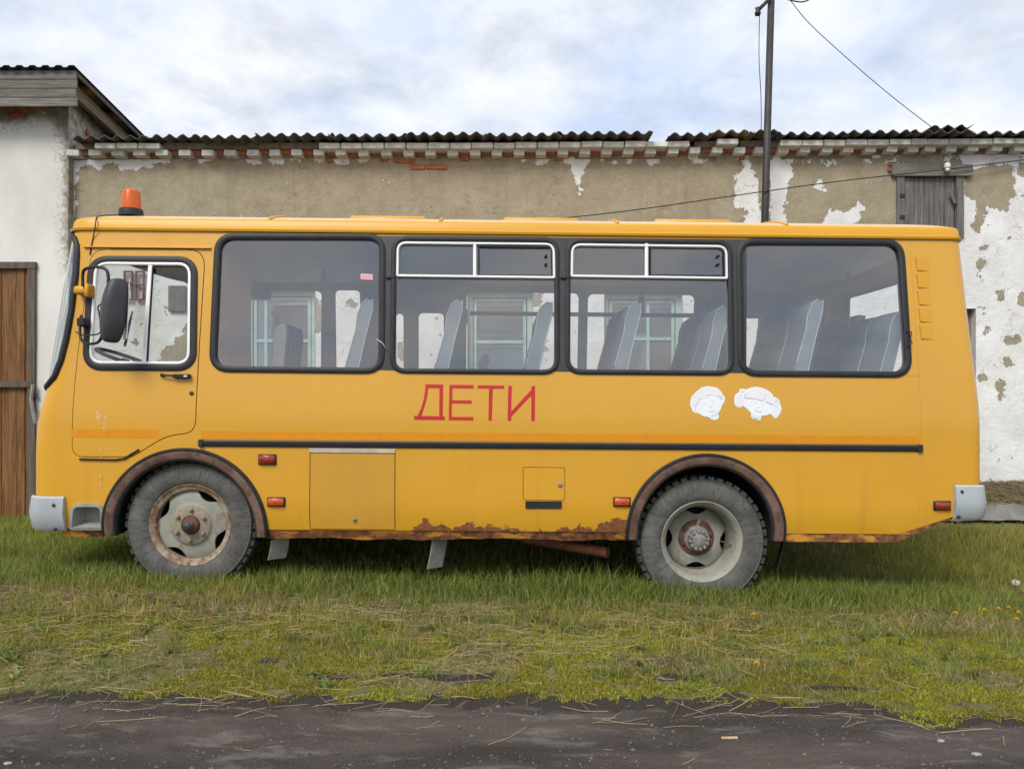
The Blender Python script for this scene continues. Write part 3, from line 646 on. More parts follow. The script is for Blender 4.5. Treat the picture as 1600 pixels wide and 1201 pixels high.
# pillars : black band round windows 2 and 3
pil = dense(BL([(592, 369), (1166, 374.5), (1166, 582.5), (592, 578)]), .1)
sheet('window_band', pil, [inset(win[2], -.006), inset(win[3], -.006)] + [p for p in ()], M['pillar'], bus, off=.003, thick=.004)
for i in win:
    gl = sheet('side_window', inset(win[i], -.008), [], M['glass'], bus, off=-.014)
    seal('rubber_seal', dense(inset(win[i], .008 - .018), .08), .044 if i in (1, 4) else .036, .016, M['black'], gl)
    if i in (2, 3):
        ya, yb, mid = (433, 436, 742) if i == 2 else (433.5, 437, 1010)
        x0, x1 = (619, 867) if i == 2 else (891, 1136)
        top = win[i]; fr = pxq([(x0 + 1, 377.5 if i == 2 else 380.5), (x1, 380 if i == 2 else 383.5), (x1 + 1, yb), (x0, ya)], [.075, .075, .01, .01])
        seal('vent_frame', dense(inset(fr, .010), .08), .020, .02, M['chrome'], gl)
        seal('vent_mullion', dense(BL([(mid, 381), (mid, 433)]), .05, False), .026, .018, M['chrome'], gl, False)
        q = BL([(mid + 6, 385), (x1 - 5, 386), (x1 - 4, 431), (mid + 6, 430)]); seal('vent_channel', dense(q, .06), .012, .012, M['black'], gl)
        for yy in (400, 413):
            bx, bz = B(x1 - 14, yy); MB().lathe([(0.0, -.018), (.009, -.016), (.011, -.006), (.011, .004)], 10, 'y', 0, (bx, ysurf(bx, bz), bz)).build('vent_catch', M['black'], gl, True)
        for s_ in (x0 - 9,):
            bx, bz = B(s_, ya + 1); MB().box((bx - .03, ysurf(bx, bz) - .02, bz - .006), (bx + .03, ysurf(bx, bz) - .003, bz + .006), bev=.002).build('vent_clip', M['black'], gl)
    if i == 1:
        q = dense(BL([(563, 427), (582, 428), (582, 437), (563, 436)]), .1); sheet('warning_label', q, [], M['label'], gl, off=-.010, sx=None)
        for yy in (430.3, 433.2): seal('warning_text', dense(BL([(566, yy), (579, yy + .6)]), .03, False), .004, .0112 - .0, M['red'], gl, False).location.y = .0205
    if i == 4:
        q = BL([(1412, 517), (1421, 519), (1419, 530), (1422, 537), (1413, 541)]); MB().tube([(x, ysurf(x, z) - .03, z) for x, z in q], .004, 6).build('loose_wire', M['black'], gl, True)
for (px, py) in ((596, 436), (877, 438), (880, 437), (1149, 437)):
    pass
# reflections of dark lattice are not built; thin bits of wire at the seal
q = BL([(589, 530), (598, 536), (604, 545)]); MB().tube([(x, ysurf(x, z) - .02, z) for x, z in q], .003, 5).build('seal_wire', M['alu'], bus, True)

# ---- driver's door
dr = sheet('driver_door', inset(door_lp, .006), [inset(doorwin, -.01)], M['paint'], bus, off=.002, thick=.03)
seal('door_window_seal', dense(inset(doorwin, -.018), .06), .052, .016, M['black'], dr)
gl = sheet('door_window', inset(doorwin, -.004), [], M['doorglass'], dr, off=-.016)
seal('door_window_frame', dense(inset(doorwin, .012), .06), .024, .014, M['chrome'], dr)
seal('door_window_divider', dense(BL([(235.5, 415), (226, 566)]), .05, False), .030, .012, M['chrome'], dr, False)
seal('door_window_channel', dense(BL([(239.5, 417), (230.5, 566)]), .05, False), .010, .013, M['black'], dr, False)
hp = BL([(254, 586), (274, 587)]); x0, z0 = hp[0]; x1, z1 = hp[1]; y0 = ysurf(x0, z0)
mbh = MB().tube([(x0, y0 - .012, z0), (x0 + .02, y0 - .03, z0), (x1, y0 - .034, z1)], .008, 8)
x2, z2 = B(299, 588); mbh.box((x1 - .005, y0 - .042, z2 - .014), (x2, y0 - .001, z2 + .016), bev=.005)
mbh.box((x0 - .008, y0 - .024, z0 - .012), (x0 + .012, y0, z0 + .012), bev=.003); mbh.build('door_handle', M['black'], dr)
x3, z3 = B(293.5, 588); MB().box((x3 - .012, y0 - .0445, z3 - .006), (x3 + .012, y0 - .042, z3 + .008)).build('handle_button', M['alu'], dr)
lx, lz = B(299.5, 614); MB().lathe([(0, -.012), (.012, -.012), (.015, -.008), (.015, .002)], 14, 'y', 0, (lx, ysurf(lx, lz), lz)).build('door_lock', M['pillar'], dr, True)
q = dense(BL([(112, 670), (247, 671), (247, 683.5), (112, 683)]), .08); sheet('door_tape', q, [], M['tape'], dr, off=.0035)
seal('door_lower_rubber', dense(quad_round(BL([(125, 717), (193, 717.5), (217, 701)]), [.01, .08, .01])[7:-6] and [B(125, 717), B(180, 718), B(195, 716), B(206, 709), B(218, 702)], .03, False), .014, .014, M['black'], dr, False)
b = NB('white_splash'); ff_ = b.noise(28, 6, .7, (1, 1, .45)); b.set((.78, .7, .55), .7); tr = b.n('ShaderNodeBsdfTransparent'); ms = b.n('ShaderNodeMixShader')
b.put(ms.inputs[0], b.ramp(ff_, .5, .62, 0, .75)); b.l(tr.outputs[0], ms.inputs[1]); b.l(b.p.outputs[0], ms.inputs[2]); b.l(ms.outputs[0], b.out.inputs[0]); M['splash'] = b.m
sheet('bird_dropping', quad_round(BL([(150, 642), (162, 641), (168, 655), (166, 672), (160, 668), (152, 656)]), .03, 3), [], M['splash'], dr, off=.005, sx=None)
seal('dropping_streak', dense(BL([(158.3, 680), (158.6, 765)]), .05, False), .007, .006, M['splash'], dr, False)

# ---- skirt : sill strip, hatches, lamps
sill_segs = [((110, 826), (163, 829), 839, 838), ((419, 829), (980, 829), 843, 842), ((1226, 834), (1404, 834), 846, 845)]
def sill(x0, x1, nm='sill'):
    n = max(6, int((x1 - x0) / .03)); top = [(x0 + (x1 - x0) * i / n, Z0 + .002) for i in range(n + 1)]
    bot = [(x, Z0 - .066 + .010 * (vnoise(x, 0, 4, 3) - .5) * 2 + .006 * (vnoise(x, 0, 19, 4) - .5) * 2) for x, _ in top]
    mb = MB(); K = n + 1
    for x, z in top: mb.v.append((x, ysurf(x, z) + .006, z))
    for x, z in bot: mb.v.append((x, ysurf(x, z) + .010 + .006 * vnoise(x, 1, 9, 5), float(z)))
    for x, z in bot: mb.v.append((x, ysurf(x, z) + .06, float(z) + .006))
    for r_ in range(2):
        for i in range(n): mb.f.append((r_ * K + i, (r_ + 1) * K + i, (r_ + 1) * K + i + 1, r_ * K + i + 1)); mb.m.append(0)
    return autosmooth(mb.build(nm, M['sill'], bus), 40)
fx0, fx1 = arch_f[0][0] - arch_f[1], arch_f[0][0] + arch_f[1]; rx0, rx1 = arch_r[0][0] - arch_r[1], arch_r[0][0] + arch_r[1]
sill(xA(Z0) + .05, fx0 + .01); sill(fx1 - .01, rx0 + .01)
# rear sill bends up to the bumper
e0, e1, e2 = (rx1 - .01, Z0), (bl[0], Z0), (br[0] - .02, br[1])
ln = dense([e0, e1, e2], .05, False); mb = MB(); K = len(ln)
for x, z in ln: mb.v.append((x, ysurf(x, z) + .004, z + .004))
for x, z in ln: mb.v.append((x, ysurf(x, z) + .008, z - .06 * (1 if x < bl[0] else max(.25, 1 - (x - bl[0]) / .5)) + .006 * (float(vnoise(x, 0, 15, 4)) - .5)))
for x, z in ln: mb.v.append((x, ysurf(x, z) + .06, z - .05 * (1 if x < bl[0] else max(.2, 1 - (x - bl[0]) / .5))))
for r_ in range(2):
    for i in range(K - 1): mb.f.append((r_ * K + i, (r_ + 1) * K + i, (r_ + 1) * K + i + 1, r_ * K + i + 1)); mb.m.append(0)
autosmooth(mb.build('sill', M['sill'], bus), 40)
h = sheet('luggage_hatch', inset(hatch_lp, .006), [], M['hatch_paint'], bus, off=.001, thick=.02)
for yy in (702.2, 705.6): seal('hatch_hinge', dense(BL([(484, yy - .6), (617.5, yy + .6)]), .2, False), .012, .009, M['alu'], h, False)
lx, lz = B(554, 811); MB().lathe([(0, -.014), (.010, -.014), (.014, -.009), (.014, .002)], 12, 'y', 0, (lx, ysurf(lx, lz), lz)).build('hatch_lock', M['hubgrey'], h, True)
f_ = sheet('fuel_flap', inset(fuel_lp, .004), [], M['paint2'], bus, off=.001, thick=.02)
lx, lz = B(875, 756.5); MB().lathe([(0, -.012), (.014, -.012), (.018, -.007), (.018, .002)], 14, 'y', 0, (lx, ysurf(lx, lz), lz)).build('flap_lock', M['hubgrey'], f_, True)
q = dense(quad_round(BL([(821, 782.5), (877.5, 782.5), (877.5, 794), (821, 794)]), [.002, .002, .012, .012], 3), .1); sheet('flap_drip_tray', q, [], M['black'], bus, off=.006, thick=.008)
mb = MB().box((B(484, 760)[0] - .05, .075, Z0), (B(884, 760)[0] + .05, .09, 1.06)); mb.build('inner_sill_plate', M['dark'], bus)
MB().box((xA(1) + .1, .085, .8), (B(330, 600)[0], .1, 1.33)).build('door_inner_plate', M['dark'], bus)
def lamp(p0, p1, mat, nm):
    (x0, z1), (x1, z0) = B(*p0), B(*p1); y = ysurf((x0 + x1) / 2, (z0 + z1) / 2)
    base = autosmooth(MB().box((x0, y - .012, z0), (x1, y + .002, z1), bev=.004).build(nm, M['black'], bus), 60)
    mb = MB().box((x0 + .008, y - .027, z0 + .008), (x1 - .008, y - .011, z1 - .008), bev=.006); autosmooth(mb.build('lens', mat, base), 60)
    xc, zc_ = (x0 + x1) / 2, (z0 + z1) / 2; MB().lathe([(0, -.0295), (.006, -.0285), (.0075, -.026)], 10, 'y', 0, (xc, y, zc_)).build('screw', M['redlens'], base, True)
lamp((404, 709), (432, 726), M['redlens'], 'turn_signal'); lamp((418, 776), (446, 791), M['amber'], 'side_marker'); lamp((958, 776), (985, 791), M['amber'], 'side_marker'); lamp((1458, 782), (1485, 797), M['redlens'], 'side_marker')
q = dense(BL([(312, 692), (1439, 700)]), .2, False); rs = seal('rub_strip', q, .046, .016, M['black'], bus, False)
seal('rub_strip_bead', dense(BL([(314, 689.7), (1437, 697.7)]), .2, False), .010, .021, M['pillar'], rs, False)
for px, py in ((315, 692), (1436.5, 700)):
    x, z = B(px, py); MB().box((x - .018, ysurf(x, z) - .024, z - .027), (x + .018, ysurf(x, z) + .0, z + .027), bev=.006).build('strip_end_cap', M['black'], rs)
n_t = 8
for k in range(n_t):
    p0 = 314 + (1437 - 314) * k / n_t; p1 = 314 + (1437 - 314) * (k + 1) / n_t - .7; yk = lambda p: 673 + (p - 314) * 8 / 1123
    q = dense(BL([(p0, yk(p0)), (p1, yk(p1)), (p1, yk(p1) + 12.6), (p0, yk(p0) + 12.6)]), .2); sheet('reflective_tape', q, [], M['tape'], bus, off=.002)
# vents pressed in the rear pillar
for k in range(5):
    y0_ = 401.5 + k * 26.6; xo = k * 1.6
    p = [B(1430 + xo, y0_), B(1451 + xo, y0_), B(1452 + xo, y0_ + 22.5), B(1433 + xo, y0_ + 21)]
    P = []
    for (x, z), hgt_ in zip(p, (.009, .001, .001, .009)): P.append((x, ysurf(x, z) - hgt_, z))
    for x, z in p: P.append((x, ysurf(x, z) + .002, z))
    mesh_obj('vent_louvre', P, [(3, 2, 1, 0), (0, 4, 7, 3), (0, 1, 5, 4), (3, 7, 6, 2)], M['paint2'], bus)
# seams
seal('panel_seam', dense(BL([(1421, 378), (1437, 600), (1438, 690)]), .06, False), .004, .0012, M['hatch_paint'], bus, False)
seal('panel_seam', dense(BL([(1438, 712), (1437, 800)]), .06, False), .004, .0012, M['hatch_paint'], bus, False)
seal('panel_seam', dense(BL([(1416, 586), (1436, 587)]), .06, False), .004, .0012, M['hatch_paint'], bus, False)
# ---- lettering
def lt(pts): return [B(630 + x / 7.27, 590 + z / 7.27) for x, z in pts]
LET = [([(124, 432), (165, 432), (205, 340), (235, 240), (250, 130), (252, 73), (455, 77), (448, 436), (472, 437), (472, 479), (124, 475)], [(285, 115), (412, 118), (410, 436), (205, 433), (250, 300), (275, 200)]),
 ([(525, 80), (801, 82), (801, 122), (560, 118), (558, 256), (777, 256), (777, 293), (553, 291), (550, 444), (797, 446), (797, 482), (517, 480)], None),
 ([(845, 85), (1147, 88), (1147, 124), (1017, 124), (1006, 485), (968, 485), (975, 122), (845, 122)], None),
 ([(1193, 92), (1234, 92), (1226, 385), (1456, 135), (1456, 95), (1498, 95), (1494, 490), (1455, 490), (1455, 200), (1228, 440), (1226, 487), (1186, 487)], None)]
for o_, h_ in LET: sheet('letter', dense(lt(o_), .1), [lt(h_)] if h_ else [], M['red'], bus, off=.002)
def st(pts): return [B(1060 + x / 8.889, 590 + z / 8.889) for x, z in pts]
def strokes(parent, lines, off=.004):
    for ln_ in lines: seal('drawn_line', dense(st(ln_), .02, False), .0032, off, M['ink'], parent, False)
boy = sheet('face_sticker', dense(st([(250, 190), (320, 135), (400, 115), (470, 125), (540, 140), (590, 190), (625, 240), (650, 285), (635, 340), (610, 370), (585, 440), (550, 500), (565, 540), (545, 575), (500, 590), (450, 570), (420, 545), (350, 535), (270, 490), (235, 490), (195, 465), (180, 420), (160, 370), (165, 310), (190, 250)]), .05), [], M['white_vinyl'], bus, off=.002)
sheet('drawn_hair', st([(205, 255), (262, 200), (325, 150), (400, 132), (470, 140), (535, 158), (580, 205), (600, 250), (540, 250), (440, 235), (380, 255), (370, 292), (300, 295), (275, 345), (230, 390), (185, 370), (185, 310)]), [], M['pink_vinyl'], boy, off=.0032, sx=None)
strokes(boy, [[(350, 360), (366, 366)], [(462, 318), (478, 324)], [(425, 462), (462, 468), (495, 455)], [(300, 280), (285, 320), (250, 370), (220, 400)], [(390, 245), (440, 238)], [(550, 258), (578, 270), (608, 305)], [(225, 430), (245, 455)], [(430, 395), (452, 405), (435, 415)], [(600, 235), (605, 290)], [(455, 540), (520, 510), (548, 485)]])
girl = sheet('face_sticker', dense(st([(850, 160), (900, 150), (940, 165), (1000, 135), (1090, 125), (1160, 140), (1240, 175), (1300, 220), (1325, 275), (1345, 265), (1405, 310), (1410, 360), (1435, 430), (1415, 490), (1370, 555), (1330, 560), (1280, 500), (1230, 520), (1150, 530), (1140, 590), (1095, 585), (1075, 565), (1040, 575), (1005, 540), (1010, 490), (950, 430), (900, 390), (860, 415), (800, 400), (775, 350), (775, 270), (800, 220), (835, 205)]), .05), [], M['white_vinyl'], bus, off=.002)
for hp_ in ([(920, 270), (950, 205), (1010, 155), (1090, 143), (1160, 158), (1235, 195), (1285, 235), (1312, 290), (1312, 370), (1225, 335), (1205, 260), (1195, 310), (1150, 310), (1050, 288)], [(800, 245), (840, 225), (890, 250), (890, 370), (850, 395), (805, 380), (790, 340)], [(1320, 400), (1370, 400), (1415, 430), (1400, 480), (1365, 535), (1325, 540), (1295, 490)]):
    sheet('drawn_hair', st(hp_), [], M['pink_vinyl'], girl, off=.0032, sx=None)
for hp_ in ([(848, 185), (870, 168), (925, 168), (925, 195), (880, 205)], [(1325, 300), (1350, 285), (1395, 315), (1395, 345), (1340, 340)], [(1015, 515), (1045, 520), (1070, 540), (1130, 530), (1125, 570), (1085, 560), (1040, 560)]):
    sheet('drawn_bow', st(hp_), [], M['blue_vinyl'], girl, off=.0034, sx=None)
strokes(girl, [[(1073, 335), (1080, 348)], [(1166, 358), (1173, 370)], [(1065, 435), (1080, 465), (1120, 472), (1155, 462)], [(905, 272), (960, 285), (1050, 290), (1150, 315), (1190, 312), (1200, 280)], [(1210, 230), (1215, 265)], [(1210, 335), (1260, 355), (1320, 380)], [(915, 250), (955, 215)], [(1095, 400), (1105, 415), (1120, 410)], [(860, 235), (885, 240)], [(1340, 385), (1370, 395)]])

# ---- wheel arches
def arch(c, r, wpx):
    (cx, cz), leg = c, Z0 - .055
    a = [(cx + r * math.cos(q), cz + r * math.sin(q)) for q in np.linspace(0, math.pi, 50)]
    lp = [(cx + r, leg)] + [(cx + r, leg + (cz - leg) * k / 3) for k in (1, 2)] + a + [(cx - r, leg + (cz - leg) * k / 3) for k in (2, 1)] + [(cx - r, leg)]
    base = autosmooth(sweep(lp, [(.078, -.03), (.078, .006), (.066, .018), (.016, .022), (.012, .004), (.012, -.03)], False).build('wheel_arch_trim', M['arch'], bus), 50)
    autosmooth(sweep(lp, [(.016, -.01), (.016, .024), (.004, .026), (-.006, .016), (-.006, -.01)], False).build('arch_rubber', M['black'], base), 50)
    autosmooth(sweep(lp, [(.088, -.04), (.088, .0), (.076, .010), (.076, -.04)], False).build('arch_lip', M['pillar'], base), 50)
    lp2 = [(cx + (x - cx) * .87, z if z < cz else cz + (z - cz) * .87) for x, z in lp]
    mb = MB(); n = len(lp2)
    for yy in (.03, .75):
        for x, z in lp2: mb.v.append((x, yy, z))
    mb.f += [(i, n + i, n + i + 1, i + 1) for i in range(n - 1)]; mb.m += [0] * (n - 1)
    mb.f.append(tuple(range(n, 2 * n))); mb.m.append(0); mb.build('wheel_well', M['dark'], base)
arch(arch_f[0], arch_f[1], 0); arch(arch_r[0], arch_r[1], 0)

# ---- wheels (centre at the origin, outer face towards -y)
def disc(rad_out, fn, holes, mat, parent, name, rad_in=.0):
    out = [(rad_out * math.cos(a), rad_out * math.sin(a)) for a in np.linspace(0, 2 * math.pi, 73)[:-1]]
    V, T = fill2d(out, holes, .012, .012); P = [(x, fn(math.hypot(x, z)), z) for x, z in V]; F = [tuple(int(i) for i in t) for t in T]
    k = len(P)
    for h_ in holes:                                    # turned-in lips of the hand holes
        n = len(h_); i0 = len(P); P += [(x, fn(math.hypot(x, z)), z) for x, z in h_] + [(x, fn(math.hypot(x, z)) + .02, z) for x, z in h_]
        F += [(i0 + i, i0 + n + i, i0 + n + (i + 1) % n, i0 + (i + 1) % n) for i in range(n)]
    return autosmooth(mesh_obj(name, P, F, mat, parent), 40)
def kidney(ang, r0, r1, w_, n=9):
    a = R(ang); o = []
    for k in np.linspace(-1, 1, n): o.append((r1, a + R(w_) * k))
    for k in np.linspace(1, -1, n): o.append((r0 + (r1 - r0) * abs(k) ** 2.2 * .97, a + R(w_) * k * .93))
    return [(r * math.cos(q), r * math.sin(q)) for r, q in o]
def tyre(parent, width=.24, ro=.475, ri=.288, lugs=44):
    pr = [(ri - .012, .03), (ri, .004), (ri + .012, -.012), (ri + .05, -.026), (ri + .09, -.030), (.415, -.022), (.432, -.017), (.436, -.020), (.442, -.019), (.445, -.012), (.458, .004), (.463, .02), (.463, width - .03), (.445, width), (.40, width + .03), (ri, width)]
    t = autosmooth(MB().lathe(pr, 96).build('tyre', M['tyre'], parent), 40)
    mb = MB()
    for k in range(lugs):
        a = 2 * math.pi * (k + random.uniform(-.06, .06)) / lugs; da = math.pi / lugs * .62
        for s_, (ya, yb) in ((0, (-.006, .085)), (.5, (.095, width - .02))):
            aa = a + s_ * 2 * math.pi / lugs; P = []
            for yy, rr in ((ya, .452), (ya + .006, ro), (yb, ro), (yb, .452)):
                for sg in (-1, 1): P.append((rr * math.cos(aa + sg * da), yy, rr * math.sin(aa + sg * da)))
            mb.add(P, [(0, 1, 3, 2), (2, 3, 5, 4), (4, 5, 7, 6), (0, 2, 4, 6), (1, 7, 5, 3)])
    mb.build('tread', M['lug'], parent); return t
def wheel(name, c, front):
    x, z = c
    if front:
        hub = MB().lathe([(0, -.068), (.034, -.066), (.040, -.058), (.041, -.03), (.052, -.026), (.060, -.018), (.064, .005), (.078, .010), (.080, .03)], 28).build(name, M['rust'], bus)
        autosmooth(hub, 40); hub.location = (x, .075, z)
        cap = MB().lathe([(0, -.083), (.024, -.081), (.033, -.074), (.035, -.055), (.035, -.03)], 24).build('hub_cap', M['pillar'], hub, True)
        fn = lambda r: float(np.interp(r, [0, .075, .078, .142, .152, .205, .247, .252], [.012, .012, .006, .006, .018, .024, .036, .042]))
        disc(.252, fn, [kidney(a, .196, .247, 21) for a in (62, 152, 242, 332)], M['rim'], hub, 'rim_disc')
        MB().lathe([(.07, .000), (.136, .001), (.143, .006), (.146, .014)], 40).build('hub_plate', M['nut'], hub, True)
        ring_ = MB().lathe([(.248, .05), (.251, .020), (.256, .008), (.268, .004), (.284, -.004), (.292, -.012), (.297, -.008), (.299, .01)], 72).build('rim_ring', M['rimrust'], hub); autosmooth(ring_, 40)
        MB().lathe([(.25, .19), (.252, .05)], 40).build('rim_barrel', M['dark'], hub, True)
        for k in range(6):
            a = R(28 + 60 * k); nx, nz = .110 * math.cos(a), .110 * math.sin(a)
            m_ = MB().lathe([(0, -.026), (.008, -.026), (.010, -.018), (.016, -.016), (.018, .008)], 6, 'y', 0, (nx, 0, nz)); m_.build('wheel_nut', M['nut'], hub)
        MB().lathe([(.0, .10), (.2, .10), (.23, .13)], 30).build('brake_drum', M['dark'], hub)
    else:
        hub = MB().lathe([(0, .068), (.038, .070), (.06, .078), (.072, .090), (.074, .12), (.095, .135), (.10, .16)], 32).build(name, M['hubgrey'], bus); autosmooth(hub, 40); hub.location = (x, .085, z)
        fn = lambda r: float(np.interp(r, [0, .130, .134, .15, .20, .232, .24], [.168, .168, .162, .158, .168, .185, .20]))
        disc(.238, fn, [kidney(a, .178, .228, 22) for a in (90, 180, 270, 354)], M['rim'], hub, 'rim_disc')
        plate = MB().lathe([(.07, .154), (.128, .154), (.134, .162)], 40).build('hub_plate', M['rust'], hub, True)
        ring_ = MB().lathe([(.236, .21), (.240, .17), (.246, .08), (.256, .03), (.262, .012), (.282, -.006), (.292, -.014), (.298, -.010), (.300, .01)], 72).build('rim_ring', M['rim'], hub); autosmooth(ring_, 40)
        for k in range(12):
            a = R(30 * k + 8); nx, nz = .066 * math.cos(a), .066 * math.sin(a)
            MB().lathe([(0, .060), (.011, .061), (.014, .07), (.014, .11)], 8, 'y', 0, (nx, 0, nz)).build('hub_stud', M['hubgrey'], hub)
        for k in range(6):
            a = R(60 * k + 20); nx, nz = .107 * math.cos(a), .107 * math.sin(a)
            MB().lathe([(0, .130), (.012, .132), (.017, .14), (.017, .17)], 6, 'y', 0, (nx, 0, nz)).build('wheel_nut', M['rust'], hub)
        MB().add([(-.012, .125, .06), (.012, .125, .055), (.028, .14, .15), (.004, .14, .152), (-.012, .135, .06), (.012, .135, .055), (.028, .15, .15), (.004, .15, .152)], [(0, 1, 2, 3), (7, 6, 5, 4), (0, 4, 5, 1), (1, 5, 6, 2), (2, 6, 7, 3), (3, 7, 4, 0)]).build('bracket', M['flap'], hub)
        MB().tube([(.17, .18, -.02), (.21, .13, -.028), (.238, .08, -.036)], .006, 6).build('valve_stem', M['rust'], hub, True)
        MB().lathe([(.235, .30), (.238, .20)], 40).build('rim_barrel', M['dark'], hub, True)
        MB().lathe([(.0, .24), (.22, .24), (.23, .28)], 30).build('brake_drum', M['dark'], hub)
    tyre(hub, .24, .472 if front else .478); return hub
wf = Bp(298, 820, .075); wr = Bp(1096.5, 846, .085)
H1 = wheel('front_wheel', wf, True); H2 = wheel('rear_wheel', wr, False)
def mirror_copy(o, parent, dy):
    c_ = o.copy(); C.objects.link(c_); c_.parent = parent
    if parent is bus: c_.location.y = 2 * YC - o.location.y; c_.rotation_euler.z = math.pi
    for ch in o.children: mirror_copy(ch, c_, dy)
mirror_copy(H1, bus, 0); mirror_copy(H2, bus, 0)
# chassis below the floor
MB().box((-2.9, .75, .45), (3.1, .86, .62)).build('chassis_rail', M['dark'], bus); MB().box((-2.9, 1.58, .45), (3.1, 1.69, .62)).build('chassis_rail', M['dark'], bus)
MB().tube([(wf[0], .3, wf[1]), (wf[0], 2.15, wf[1])], .05, 10).build('front_axle', M['dark'], bus); MB().tube([(wr[0], .3, wr[1]), (wr[0], 1.0, wr[1]), (wr[0], 1.22, wr[1]), (wr[0], 1.44, wr[1]), (wr[0], 2.15, wr[1])], [.07, .08, .18, .08, .07], 12).build('rear_axle', M['dark'], bus)
MB().box((-1.1, .25, .36), (.3, .7, .74), bev=.05).build('fuel_tank', M['dark'], bus); MB().box((-2.0, .95, .4), (-1.1, 1.5, .74), bev=.06).build('gearbox', M['dark'], bus)
(ex0, ez0), (ex1, ez1) = Bp(820, 846, .42), Bp(948, 861, .25)
pp = MB().tube([(ex0 - .4, .9, ez0 + .12), (ex0, .50, ez0 + .015), (ex1 - .09, .25, ez1 + .008), (ex1, .20, ez1)], [.04, .04, .04, .04], 16, caps=False); pp.tube([(ex1 - .005, .203, ez1 + .001), (ex1 - .3, .28, ez1 + .03)], .034, 14)
pp.build('exhaust_pipe', M['pipe'], bus, True)
def plate(name, pts, y, th, mat):
    P = [(*Bp(px, py, y),) for px, py in pts]; V = [(x, y, z) for x, z in P] + [(x, y + th, z) for x, z in P]; n = len(P)
    return mesh_obj(name, V, [tuple(range(n)), tuple(range(2 * n - 1, n - 1, -1))] + [(i, n + i, n + (i + 1) % n, (i + 1) % n) for i in range(n)], mat, bus)
# mud flaps hang across the bus, seen nearly edge on, slightly twisted
def flap(name, top, bot, wid, mat, bend):
    (x0, z0), (x1, z1) = Bp(*top, .14), Bp(*bot, .12); P = []
    for k in range(5):
        t = k / 4; x = x0 + (x1 - x0) * t + bend * math.sin(t * math.pi); z = z0 + (z1 - z0) * t
        for j, y in enumerate((.10, .10 + wid)): P.append((x + j * .10, y, z)); P.append((x + .006 + j * .10, y, z))
    F = []
    for k in range(4):
        a = k * 4; F += [(a, a + 2, a + 6, a + 4), (a + 1, a + 5, a + 7, a + 3), (a, a + 4, a + 5, a + 1), (a + 2, a + 3, a + 7, a + 6)]
    F.append((16, 18, 19, 17)); return mesh_obj(name, P, F, mat, bus)
flap('mud_flap', (426, 842), (419, 874), .10, M['flap'], .004); flap('bracket_plate', (676, 842), (667, 888), .09, M['flap'], .003); flap('mud_flap', (1222, 842), (1211, 893), .30, M['black'], .004)
# bumpers
def bumper(name, sign, p_in, p_out, top, bot, mat):
    (xi, zt_), (_, zb_) = B(p_in, top), B(p_in, bot); pts = []
    cnt = 0; mb = MB(); cols = []
    us_ = [-1] + uv + [-2]
    xe = lambda z: (xA(z) if sign < 0 else xB(z))
    for u in us_:
        rowp = []
        for z, o in ((zt_, .012), (zt_ - .012, .028), ((zt_ + zb_) / 2, .040), (zb_ + .02, .026), (zb_, .008)):
            zz_ = max(z, Z0 + .001)
            if u < 0: p = Vector((xi, ysurf(xi, zz_) if u == -1 else 2 * YC - ysurf(xi, zz_), z)); nrm = Vector((0, -1 if u == -1 else 1, 0))
            else:
                p = Vector(end_pt(u, zz_, sign)); p.z = z; q0 = Vector(end_pt(max(u - .01, 0), zz_, sign)); q1 = Vector(end_pt(min(u + .01, math.pi), zz_, sign)); t = q1 - q0; nrm = Vector((t.y, -t.x, 0)) * (-1 if sign < 0 else 1)
                if nrm.length < 1e-9: nrm = Vector((0, -1, 0))
                nrm.normalize()
            rowp.append(p + nrm * o)
        cols.append(rowp)
    K = 5
    for r_ in cols: mb.v += [tuple(p) for p in r_]
    for i in range(len(cols) - 1):
        for k in range(K - 1): mb.f.append((i * K + k, i * K + k + 1, (i + 1) * K + k + 1, (i + 1) * K + k)); mb.m.append(0)
    for c_, s_ in ((cols[0], 1), (cols[-1], -1)):          # turned-in ends
        n = len(mb.v); mb.v += [tuple(p) for p in c_] + [(p.x, p.y + .05 * s_, p.z) for p in c_]
        for k in range(K - 1): mb.f.append((n + k, n + k + 1, n + K + k + 1, n + K + k)); mb.m.append(0)
    o = autosmooth(mb.build(name, mat, bus), 40)
    for (px, py) in ((88, 788), (90, 825)) if sign < 0 else ((1499, 767), (1494, 806)):
        x, z = B(px, py); MB().lathe([(0, -.012), (.008, -.011), (.012, -.005), (.012, .01)], 10, 'y', 0, (x, ysurf(x, max(z, Z0)) - .032, z)).build('bolt', M['pillar'], o, True)
    return o
bumper('front_bumper', -1, 102, 44, 775, 829, M['bumper']); bumper('rear_bumper', 1, 1490, 1533, 757, 812, M['bumper'])
# step niche behind the front bumper
nn = sweep(dense(niche_lp, .03), [(.012, -.002), (.012, .012), (-.010, .014), (-.014, -.002)]).build('step_niche', M['niche'], bus)
ins = inset(niche_lp, .012); n = len(ins); mid = (sum(p[0] for p in ins) / n, sum(p[1] for p in ins) / n)
P = [(x, ysurf(x, z), z) for x, z in ins] + [(mid[0] + (x - mid[0]) * .8 + .012, .12, mid[1] + (z - mid[1]) * .75 + .012) for x, z in ins]
mesh_obj('niche_recess', P, [(i, (i + 1) % n, n + (i + 1) % n, n + i) for i in range(n)] + [tuple(range(n, 2 * n))], M['niche'], nn)
